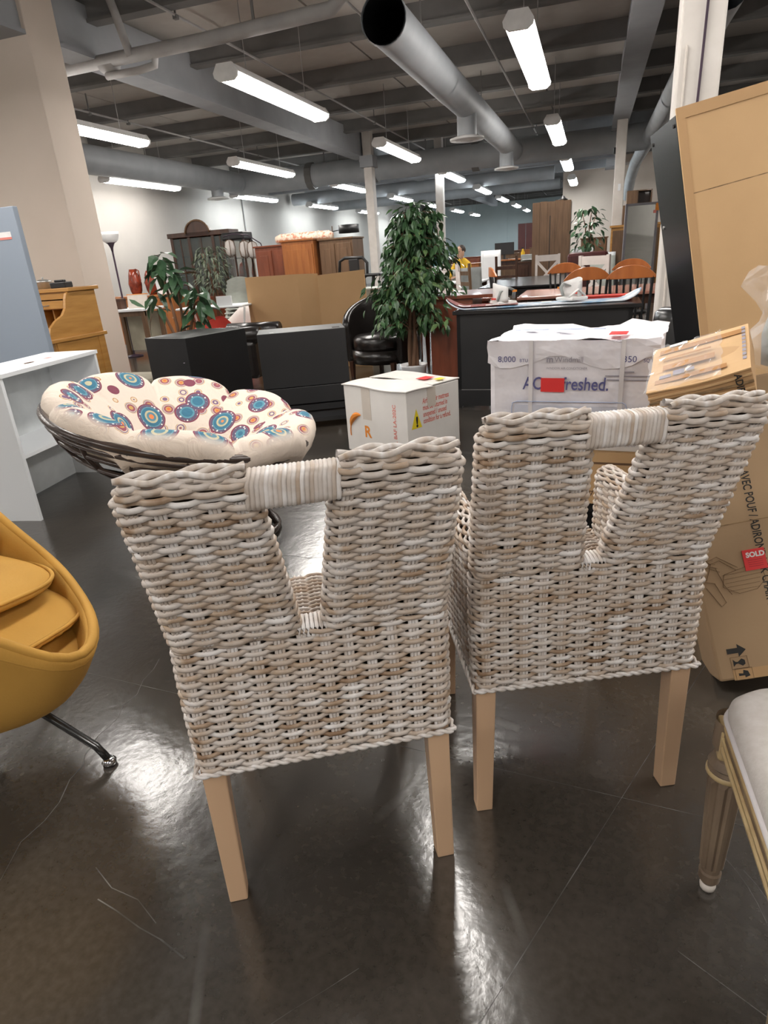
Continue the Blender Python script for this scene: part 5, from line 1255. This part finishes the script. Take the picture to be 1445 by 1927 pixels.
MB().grid(lambda u, v: (lambda p: (p[0], p[1] * .98, p[2] + .0115))(sb(.0 + .38 * u, v)), 30, 5).obj('red_graphic', M['boardred'], t, smooth=True)
for x0, w_ in ((-.66, .10), (-.44, .09), (.0, .08)): MB().grid(lambda u, v, x0=x0, w_=w_: (lambda p: (p[0], p[1], p[2] + .0135))(sb((x0 + .76 + w_ * u) / Ls, .1 + .35 * v)), 8, 3).obj('white_graphic', M['whiteink'], t)
def binding(name, label, x):
    t2 = thing(name, label, 'binding'); 
    q = MB().box(-.08, .08, -.10, .10, .0, .025).obj('base_plate', M['housing'], t2, bevel=.008)
    MB().grid(lambda u, v: (.09 * math.cos(PI * (.5 + u)), -.02 + .09 * math.sin(PI * (.5 + u)), .02 + .15 * v * (1 - .25 * abs(2 * u - 1))), 14, 5).obj('highback', M['housing'], t2, smooth=True).modifiers.new('th', 'SOLIDIFY').thickness = .008
    MB().tube([(-.08, -.08, .03), (-.06, -.09, .10), (.02, -.08, .125), (.08, -.04, .10), (.09, .0, .04)], .014, 8, flat=.6).obj('ankle_strap', M['grey'], t2, smooth=True)
    MB().tube([(-.08, .06, .03), (0, .07, .08), (.08, .06, .03)], .013, 8, flat=.6).obj('toe_strap', M['housing'], t2, smooth=True)
    MB().lathe([(.028, 0), (.026, .012)], 12, (-.085, -.03, .04)).obj('buckle', M['redcloth'], t2); MB().box(.06, .09, -.07, -.045, .09, .105).obj('ratchet', M['orange'], t2)
    return t2
a_ = math.radians(7)
for x, rz, lab in ((-.30, .5, 'silver snowboard binding on the red end of the board'), (.24, -2.4, 'silver snowboard binding on the blue end of the board')):
    b2 = binding('snowboard_binding', lab, x); b2.location = (-.38 + x * math.cos(a_), 5.52 + x * math.sin(a_), .82); b2.rotation_euler = (0, 0, rz)
t = thing('red_tray', 'red tray lying behind the snowboard tip', 'tray', (.02, 5.78, .797)); MB().box(-.16, .30, -.06, .08, 0, .025).obj('body', M['redcloth'], t, bevel=.01); MB().box(-.17, .31, -.07, .09, .025, .03).obj('rim', M['redcloth'], t)
t = thing('wood_cabinet', 'reddish brown wooden cabinet between the ficus tree and the black desk', 'cabinet', (-1.42, 6.02, 0), .04)
MB().box(0, .40, 0, .75, .0, .84).obj('carcass', M['mahog'], t, bevel=.004); MB().box(-.02, .62, -.03, .78, .84, .87).obj('top', M['mahog'], t, bevel=.004); MB().box(.01, .39, -.012, 0, .05, .80).obj('door', M['mahog'], t, bevel=.004)

# ------------------------------------------------------------------ dining tables and chairs
def table(name, label, x0, x1, y0, y1, z, mat, legm, th_=.03):
    t = thing(name, label, 'table', ((x0 + x1) / 2, (y0 + y1) / 2, 0)); a, b = (x1 - x0) / 2, (y1 - y0) / 2
    MB().box(-a, a, -b, b, z - th_, z).obj('tabletop', mat, t, bevel=.006); [MB().box(-a + .06, a - .06, y_, y_ + .03, z - .12, z - th_).obj('apron', legm, t) for y_ in (-b + .06, b - .09)]
    for x in (-1, 1):
        for y in (-1, 1): MB().taper((x * (a - .08), y * (b - .08), 0), (x * (a - .07), y * (b - .07), z - th_), .045, .07).obj('leg', legm, t)
    return t
table('dining_table', 'reddish topped dining table behind the windsor chairs', -.72, .78, 6.95, 8.05, .76, M['redtop'], M['darkwood'])
table('side_table', 'reddish brown table left of the windsor chairs', -1.42, -.98, 6.95, 8.5, .77, M['redtop'], M['mahog'])
table('long_table', 'long grey black table behind the reddish dining table', -1.45, -.2, 9.0, 11.6, .76, M['blackgloss'], M['black'])
def windsor(loc, rz, label):
    t = thing('windsor_chair', label, 'chair', loc, rz, 'windsor dining chairs')
    MB().lathe([(.001, .43), (.20, .43), (.215, .445), (.20, .46), (.12, .452), (.001, .45)], 20, (0, 0, 0), 1, .95).obj('seat', M['black'], t, smooth=True)
    n = 14; q = []
    for k in range(n):
        u = k / (n - 1); x = -.215 + .43 * u; y = .235 - .05 * (2 * u - 1) ** 2; hh = .105 * (1 - abs(2 * u - 1) ** 2.6) + .012
        q.append((x, y, hh))
    mb = MB()
    for (x, y, hh) in q: mb.v += [(x, y - .012, .905), (x, y - .012, .905 + hh), (x, y + .012, .905 + hh), (x, y + .012, .905)]
    for i in range(n - 1):
        for j in range(4): mb.f.append((i * 4 + j, (i + 1) * 4 + j, (i + 1) * 4 + (j + 1) % 4, i * 4 + (j + 1) % 4))
    mb.f += [(0, 1, 2, 3), tuple((n - 1) * 4 + j for j in (3, 2, 1, 0))]
    mb.obj('crest_rail', M['crest'], t, bevel=.006)
    for k in range(7):
        u = .08 + .84 * k / 6; MB().tube([(-.16 + .32 * k / 6, .17, .445), (-.215 + .43 * u, .235 - .05 * (2 * u - 1) ** 2, .92)], .010 if 0 < k < 6 else .013, 6).obj('spindle', M['black'], t)
    for x in (-1, 1):
        for y in (-1, 1): MB().tube([(x * .20, y * .20, 0), (x * .14, y * .14, .44)], .015, 7).obj('leg', M['black'], t)
    MB().tube([(-.17, -.17, .2), (-.17, .17, .2)], .01, 6).obj('stretcher', M['black'], t); MB().tube([(.17, -.17, .2), (.17, .17, .2)], .01, 6).obj('stretcher', M['black'], t); MB().tube([(-.17, 0, .2), (.17, 0, .2)], .01, 6).obj('stretcher', M['black'], t)
    return t
w0 = windsor((-.055, 6.85, 0), PI + .12, 'windsor chair with orange crest rail, left of the two nearest by the snowboard')
w0.rotation_euler = (0, 0, PI + .1)
dup(w0, loc=(.355, 6.70, 0), rz=PI - .05, label='windsor chair with orange crest rail, closest to the white steel column')
dup(w0, loc=(-.28, 8.30, 0), rz=.1, label='windsor chair across the reddish table, left one of the far pair')
dup(w0, loc=(.42, 8.20, 0), rz=-.1, label='windsor chair across the reddish table, right one of the far pair')
dup(w0, loc=(-1.02, 8.78, 0), rz=PI / 2 + .3, label='windsor chair turned sideways near the end of the long grey table')
def xchair(loc, rz, label):
    t = thing('cross_back_chair', label, 'chair', loc, rz, 'white cross back chairs'); m_ = M['chairwhite']
    for x in (-.19, .19): MB().bar((x, .20, 0), (x, .24, 1.08), .04).obj('back_post', m_, t)
    for x in (-.19, .19): MB().bar((x, -.2, 0), (x, -.2, .45), .04).obj('leg', m_, t)
    MB().bar((-.19, .238, 1.02), (.19, .238, 1.02), .03, .10).obj('top_rail', m_, t); MB().bar((-.18, .225, .58), (.18, .237, .97), .022, .045).obj('cross_slat', m_, t); MB().bar((.18, .225, .58), (-.18, .237, .97), .022, .045).obj('cross_slat', m_, t)
    MB().bar((-.19, .222, .55), (.19, .222, .55), .022, .05).obj('lower_rail', m_, t); MB().box(-.21, .21, -.22, .22, .44, .47).obj('seat', M['walnut'], t, bevel=.008); return t
xc = xchair((-.72, 11.95, 0), .0, 'white cross back chair at the far end of the long grey table'); xc.rotation_euler = (0, 0, .08)
dup(xc, loc=(-1.60, 8.80, 0), rz=1.9, label='white cross back chair left of the long table, nearer one'); dup(xc, loc=(-1.62, 9.75, 0), rz=1.7, label='white cross back chair left of the long table, farther one')
dup(xc, loc=(.15, 9.0, 0), rz=2.6, label='white cross back chair seen between windsor crest rails')
# dining chair legs glimpsed behind the ficus pot
t = thing('padded_stool', 'brown legged stool with a pale seat behind the ficus trunk', 'stool', (-1.62, 7.6, 0)); MB().box(-.2, .2, -.2, .2, .42, .50).obj('seat', M['linen'], t, bevel=.03)
for x in (-.17, .17):
    for y in (-.17, .17): MB().taper((x, y, 0), (x, y, .42), .03, .05).obj('leg', M['mahog'], t)
t = thing('chrome_lamp_base', 'shiny chrome tubes standing behind the ficus pot', 'lamp', (-1.70, 6.55, 0)); MB().lathe([(.09, 0), (.09, .02), (.001, .02)], 16).obj('base', M['chrome'], t)
for x in (-.05, .0, .05): MB().tube([(x, 0, .02), (x, 0, .85)], .014, 8).obj('tube', M['chrome'], t, smooth=True)

# ------------------------------------------------------------------ back of the hall
t = thing('plank_wardrobe', 'tall rustic plank wardrobe with a dark stain', 'wardrobe', (-1.16, 14.0, 0))
for k in range(5): MB().box(.145 * k, .145 * k + .142, 0, .02 - .004 * (k % 2), .03, 2.0 + .01 * (k % 2)).obj('plank', M['walnut'], t)
MB().box(.0, .725, .02, .5, 0, 1.99).obj('carcass', M['walnut'], t); MB().box(.33, .345, -.006, 0, .05, 1.75).obj('door_gap', M['ink'], t)
t = thing('figurine', 'small dark ornament on the plank wardrobe', 'ornament', (-.60, 14.2, 2.0)); MB().lathe([(.06, 0), (.10, .02), (.05, .05), (.03, .08), (.001, .1)], 12).obj('body', M['black'], t, smooth=True); MB().box(-.14, -.05, -.03, .03, .0, .03).obj('tail', M['black'], t)
t = thing('leaning_mirror', 'tall grey framed mirror with orange tag', 'mirror', (.51, 13.2, 0)); t.rotation_euler = (.035, 0, .16)
for a in ((0, .04, .3, 1.80), (.52, .56, .3, 1.80)): MB().box(a[0], a[1], -.02, .02, a[2], a[3]).obj('frame_side', M['frame'], t)
[MB().box(0, .56, -.02, .02, z_, z_ + .04).obj('frame_rail', M['frame'], t) for z_ in (1.76, .3)]; MB().box(.04, .52, -.005, .005, .34, 1.76).obj('glass', M['mirror'], t)
MB().box(.51, .58, -.03, -.025, 1.66, 1.78).obj('price_tag', M['orange'], t); MB().box(.48, .52, -.03, -.025, 1.62, 1.67).obj('price_tag', M['pinkred'], t)
for x in (.05, .5): MB().bar((x, .0, 0), (x, 0, .3), .03).obj('foot', M['frame'], t)
t = thing('open_cube', 'small walnut cube shelf high up above the mirror', 'shelf', (.62, 15.3, 1.87)); 
for b in ((0, .02, 0, .35, 0, .26), (.20, .22, 0, .35, 0, .26), (.46, .48, 0, .35, 0, .26), (0, .48, 0, .35, .24, .26), (0, .48, 0, .35, 0, .02), (.0, .21, -.01, .0, 0, .26)): MB().box(*b).obj('panel', M['walnut'], t)
MB().box(.21, .47, .3, .34, .02, .24).obj('back', M['darkwood'], t)
t = thing('tall_hutch', 'oak hutch behind the mirror carrying the walnut cube', 'cabinet', (.35, 15.2, 0)); MB().box(0, .95, 0, .5, 0, 1.46).obj('carcass', M['oak'], t, bevel=.004); MB().box(-.03, .98, -.03, .5, 1.46, 1.50).obj('cornice', M['oak'], t); MB().box(.2, .8, .05, .45, 1.50, 1.865).obj('upper_box', M['walnut'], t)
for k in range(2): d_ = MB().box(.03 + .46 * k, .46 + .46 * k, -.015, 0, .08, 1.40).obj('door', M['walnut'], t, bevel=.004); MB().lathe([(.01, 0), (.012, .02)], 8, (.42 + .1 * k, -.02, .8)).obj('knob', M['steel'], d_)
cabinet_unit('low_dresser', 'walnut dresser with paler top beside the far column', -.25, .29, 15.5, .5, 1.28, M['walnut'], 2)
t = thing('maroon_armchair', 'maroon leather armchair in front of the airy potted tree', 'chair', (-.08, 12.9, 0)); MB().box(-.36, .36, .1, .26, .3, 1.06).obj('backrest', M['maroon'], t, bevel=.06); MB().box(-.36, .36, -.35, .2, .2, .46).obj('seat', M['maroon'], t, bevel=.05)
for x in (-.38, .28): MB().box(x, x + .10, -.36, .2, .2, .66).obj('arm', M['maroon'], t, bevel=.04)
for x in (-.32, .32):
    for y in (-.3, .2): MB().box(x - .02, x + .02, y - .02, y + .02, 0, .2).obj('leg', M['darkwood'], t)
def ladder_chair(loc, rz, label, mat, h=1.0):
    t = thing('ladder_back_chair', label, 'chair', loc, rz)
    for x in (-.19, .19): MB().bar((x, .20, 0), (x, .25, h), .035).obj('back_post', mat, t); MB().bar((x, -.2, 0), (x, -.2, .44), .035).obj('leg', mat, t)
    for z in (.58, .74, .90): MB().bar((-.19, .228, z), (.19, .228, z), .02, .06).obj('back_slat', mat, t)
    MB().box(-.21, .21, -.22, .2, .43, .46).obj('seat', mat, t, bevel=.01); return t
def simple_chair(loc, rz, label, mat, seatm=None, h=.95, name='dining_chair'):
    t = thing(name, label, 'chair', loc, rz); MB().grid(lambda u, v: (-.2 + .4 * u, .2 + .04 * v + .05 * (2 * u - 1) ** 2 * -1, .46 + (h - .46) * v), 8, 6).obj('backrest', mat, t, smooth=True).modifiers.new('th', 'SOLIDIFY').thickness = .03
    MB().box(-.22, .22, -.22, .2, .42, .47).obj('seat', seatm or mat, t, bevel=.02)
    for x in (-.18, .18):
        for y in (-.18, .18): MB().taper((x, y, 0), (x, y, .42), .025, .035).obj('leg', M['darkwood'], t)
    return t
simple_chair((.26, 11.2, 0), 2.6, 'grey upholstered chair just left of the mirror', M['sage'], None, 1.02)
simple_chair((.30, 14.85, 0), .2, 'white moulded chair beside the oak hutch', M['white'], None, 1.0)
simple_chair((-.20, 14.6, 0), .0, 'white moulded chair behind the maroon armchair', M['white'], None, 1.12)
simple_chair((-2.05, 14.6, 0), .2, 'white moulded chair near the seated person', M['white'], None, 1.2)
simple_chair((-1.95, 11.9, 0), .6, 'grey cushioned chair left of the long table', M['grey'], None, .95)
ladder_chair((-1.75, 10.9, 0), 2.2, 'brown ladder back chair by the far end of the long table', M['walnut'], 1.05)
ladder_chair((-1.40, 12.5, 0), 2.9, 'dark ladder back chair in front of the office desk', M['darkwood'], 1.1)
table('office_desk', 'wooden office desk with a monitor near the back wall', -2.35, -1.3, 15.6, 16.4, .98, M['cherry'], M['darkwood'])
t = thing('computer_monitor', 'black computer monitor on the far office desk', 'monitor', (-1.95, 16.0, .98)); MB().box(-.22, .22, 0, .04, .10, .36).obj('screen', M['black'], t, bevel=.006); MB().bar((0, .03, 0), (0, .03, .12), .05).obj('stand', M['black'], t); MB().box(-.1, .1, -.05, .1, 0, .012).obj('foot', M['black'], t)
t = thing('yellow_bottle', 'yellow spray bottle on the far office desk', 'bottle', (-1.52, 15.9, .98)); MB().lathe([(.04, 0), (.045, .12), (.02, .17), (.02, .2), (.001, .2)], 12).obj('body', M['yellowcloth'], t, smooth=True); MB().box(-.03, .02, -.015, .015, .2, .23).obj('trigger', M['black'], t)
cabinet_unit('low_sideboard', 'low walnut sideboard right of the office desk', -1.55, -1.05, 15.0, .5, .9, M['darkwood'], 2)
t = thing('printer', 'grey printer on the low sideboard', 'printer', (-1.32, 15.2, .925)); MB().box(-.16, .16, -.14, .14, 0, .14).obj('body', M['grey'], t, bevel=.015); MB().box(-.12, .12, -.2, -.14, .03, .045).obj('paper_tray', M['white'], t)
t = thing('maroon_screen', 'dark maroon room divider by the back wall', 'screen', (-2.49, 24.3, 0)); 
for k in range(2): MB().box(.26 * k, .26 * k + .25, 0, .04, 0, 1.95).obj('panel', M['maroon'], t)
t = thing('drum_lamp', 'floor lamp with a black drum shade on a swing arm', 'lamp', (-5.4, 14.0, 0)); MB().lathe([(.15, 0), (.15, .02), (.02, .03)], 16).obj('base', M['black'], t); MB().tube([(0, 0, .02), (.02, 0, 1.92)], .012, 6).obj('pole', M['walnut'], t); MB().tube([(-.28, 0, 1.78), (.45, 0, 1.86)], .009, 6).obj('swing_arm', M['black'], t)
MB().lathe([(.22, 1.76), (.22, 1.92), (.215, 1.92), (.215, 1.76)], 24, (.40, 0, 0)).obj('drum_shade', M['black'], t, smooth=True)
# furniture crowd between cabinets and back wall
crowd = [(-5.2, 17.5, 'mahog', .95), (-4.3, 18.5, 'walnut', 1.0), (-3.6, 17.0, 'cherry', .9), (-2.9, 19.5, 'walnut', 1.05), (-3.1, 22.0, 'darkwood', 1.1), (-4.4, 22.3, 'mahog', 1.0), (-1.8, 21.0, 'walnut', 1.15), (-2.4, 23.0, 'cherry', 1.1)]
lab = ['low mahogany cupboard beyond the drum lamp', 'walnut cupboard standing behind the exercise bike', 'cherry cupboard hidden behind the ficus crown', 'walnut cupboard beyond the seated person', 'dark cupboard near the back wall right of the ficus', 'mahogany cupboard near the back wall behind the ficus', 'walnut cupboard left of the maroon screen', 'cherry cupboard just beyond the office desk']
for (x, y, m_, h), l_ in zip(crowd, lab): cabinet_unit('low_cupboard', l_, x, x + .9, y, .5, h, M[m_], 2)
for k, x in enumerate((-4.75, -4.5)):
    t = thing('bar_stool', ('left' if k == 0 else 'right') + ' one of two dark bar stools far off beside the white column', 'stool', (x, 16.2, 0), 0, 'dark bar stools by the column'); MB().box(-.10, .10, -.1, .1, 1.42, 1.45).obj('seat', M['black'], t)
    for a in (-.08, .08):
        for b in (-.08, .08): MB().bar((a * 1.3, b * 1.3, 0), (a, b, 1.42), .02).obj('leg', M['black'], t)
t = thing('storage_tub', 'pale grey plastic tub right of the open carton', 'tub', (-2.72, 8.2, 0)); MB().taper((0, 0, 0), (0, 0, .86), .36, .42).obj('body', M['sage'], t, bevel=.01); MB().box(-.22, .22, -.22, .22, .86, .89).obj('lid', M['sage'], t, bevel=.006)
t = thing('teal_cooler', 'teal water cooler by the back wall behind the ficus', 'cooler', (-3.35, 15.2, 0)); MB().box(-.12, .12, -.12, .12, 0, .95).obj('body', M['white'], t, bevel=.01); MB().lathe([(.1, .95), (.12, 1.0), (.12, 1.32), (.001, 1.34)], 14).obj('bottle', M['teal'], t, smooth=True)

# ------------------------------------------------------------------ seated person far off
def skin_obj(name, V, E, R, mat, parent, sub=2, root=0):
    m = bpy.data.meshes.new(name); m.from_pydata(V, E, []); o = bpy.data.objects.new(name, m); COL.objects.link(o); o.parent = parent
    o.modifiers.new('skin', 'SKIN'); sv = m.skin_vertices[0].data if m.skin_vertices else None
    if sv is None:
        bm_ = __import__('bmesh').new(); bm_.from_mesh(m); bm_.verts.layers.skin.verify(); bm_.to_mesh(m); bm_.free(); sv = m.skin_vertices[0].data
    for k, r in enumerate(R): sv[k].radius = (r, r) if np.isscalar(r) else r
    sv[root].use_root = True
    s = o.modifiers.new('sub', 'SUBSURF'); s.levels = sub; s.render_levels = sub
    m.materials.append(mat); m.polygons.foreach_set('use_smooth', [True] * len(m.polygons)); return o
t = thing('person', 'seated person in a yellow top bending over a table far off', 'person', (-2.46, 13.6, 0), -.5)
V = [(0, 0, .52), (0, -.02, .70), (.02, -.05, .90), (.04, -.10, 1.03), (.06, -.14, 1.10),            # pelvis, waist, chest, neck base, neck
     (-.17, -.06, .98), (-.22, -.18, .76), (-.10, -.38, .76), (.20, -.10, .98), (.27, -.24, .78), (.16, -.42, .78),
     (-.10, -.05, .50), (-.12, -.42, .52), (-.12, -.44, .10), (-.12, -.54, .04), (.10, -.05, .50), (.12, -.42, .52), (.12, -.44, .10), (.12, -.54, .04)]
E_ = [(0, 1), (1, 2), (2, 3), (3, 4), (3, 5), (5, 6), (6, 7), (3, 8), (8, 9), (9, 10), (0, 11), (11, 12), (12, 13), (13, 14), (0, 15), (15, 16), (16, 17), (17, 18)]
R = [(.16, .12), (.15, .11), (.17, .12), (.08, .08), (.05, .05), .065, .05, .035, .065, .05, .035, .09, .075, .05, .04, .09, .075, .05, .04]
skin_obj('body', V, E_, R, M['yellowcloth'], t)
hd = MB().lathe([(.001, -.125), (.045, -.115), (.065, -.07), (.078, .0), (.075, .06), (.05, .105), (.001, .12)], 16, (.07, -.19, 1.21), .92, 1.08).obj('head', M['skin'], t, smooth=True)
MB().obox((.07, -.285, 1.20), (.02, 0, 0), (0, .03, 0), (0, 0, .035)).obj('nose', M['skin'], hd, bevel=.006)
for s_ in (-1, 1): MB().lathe([(.001, -.01), (.01, 0), (.001, .01)], 8, (.07 + s_ * .03, -.268, 1.225)).obj('eye', M['ink'], hd); MB().obox((.07 + s_ * .075, -.19, 1.21), (.015, 0, 0), (0, .03, 0), (0, 0, .05)).obj('ear', M['skin'], hd, bevel=.005)
MB().obox((.07, -.272, 1.155), (.04, 0, 0), (0, .008, 0), (0, 0, .008)).obj('mouth', M['maroon'], hd)
MB().lathe([(.082, .0), (.09, .04), (.075, .095), (.04, .125), (.001, .135)], 16, (.07, -.165, 1.215), .95, 1.05).obj('hair', M['hair'], t, smooth=True)
for s_, (hx, hy) in ((-1, (-.09, -.40)), (1, (.15, -.44))):
    hn = MB().obox((hx, hy - .03, .765), (.07, 0, 0), (0, .08, 0), (0, 0, .025)).obj('hand', M['skin'], t, bevel=.008)
    for q in range(4): MB().tube([(hx - .027 + .018 * q, hy - .07, .765), (hx - .027 + .018 * q, hy - .105 - .01 * (q in (1, 2)), .76), (hx - .027 + .018 * q, hy - .125 - .012 * (q in (1, 2)), .745)], .008, 6).obj('finger', M['skin'], hn, smooth=True)
    MB().tube([(hx - s_ * .03, hy - .02, .765), (hx - s_ * .055, hy - .06, .76), (hx - s_ * .05, hy - .085, .75)], .009, 6).obj('thumb', M['skin'], hn, smooth=True)
simple_chair((-2.44, 13.66, 0), -.5 + PI, 'dark chair the seated person uses', M['grey'], None, .9)
table('work_table', 'pale table in front of the seated person', -2.75, -1.9, 12.4, 13.2, .70, M['white'], M['darkwood'])
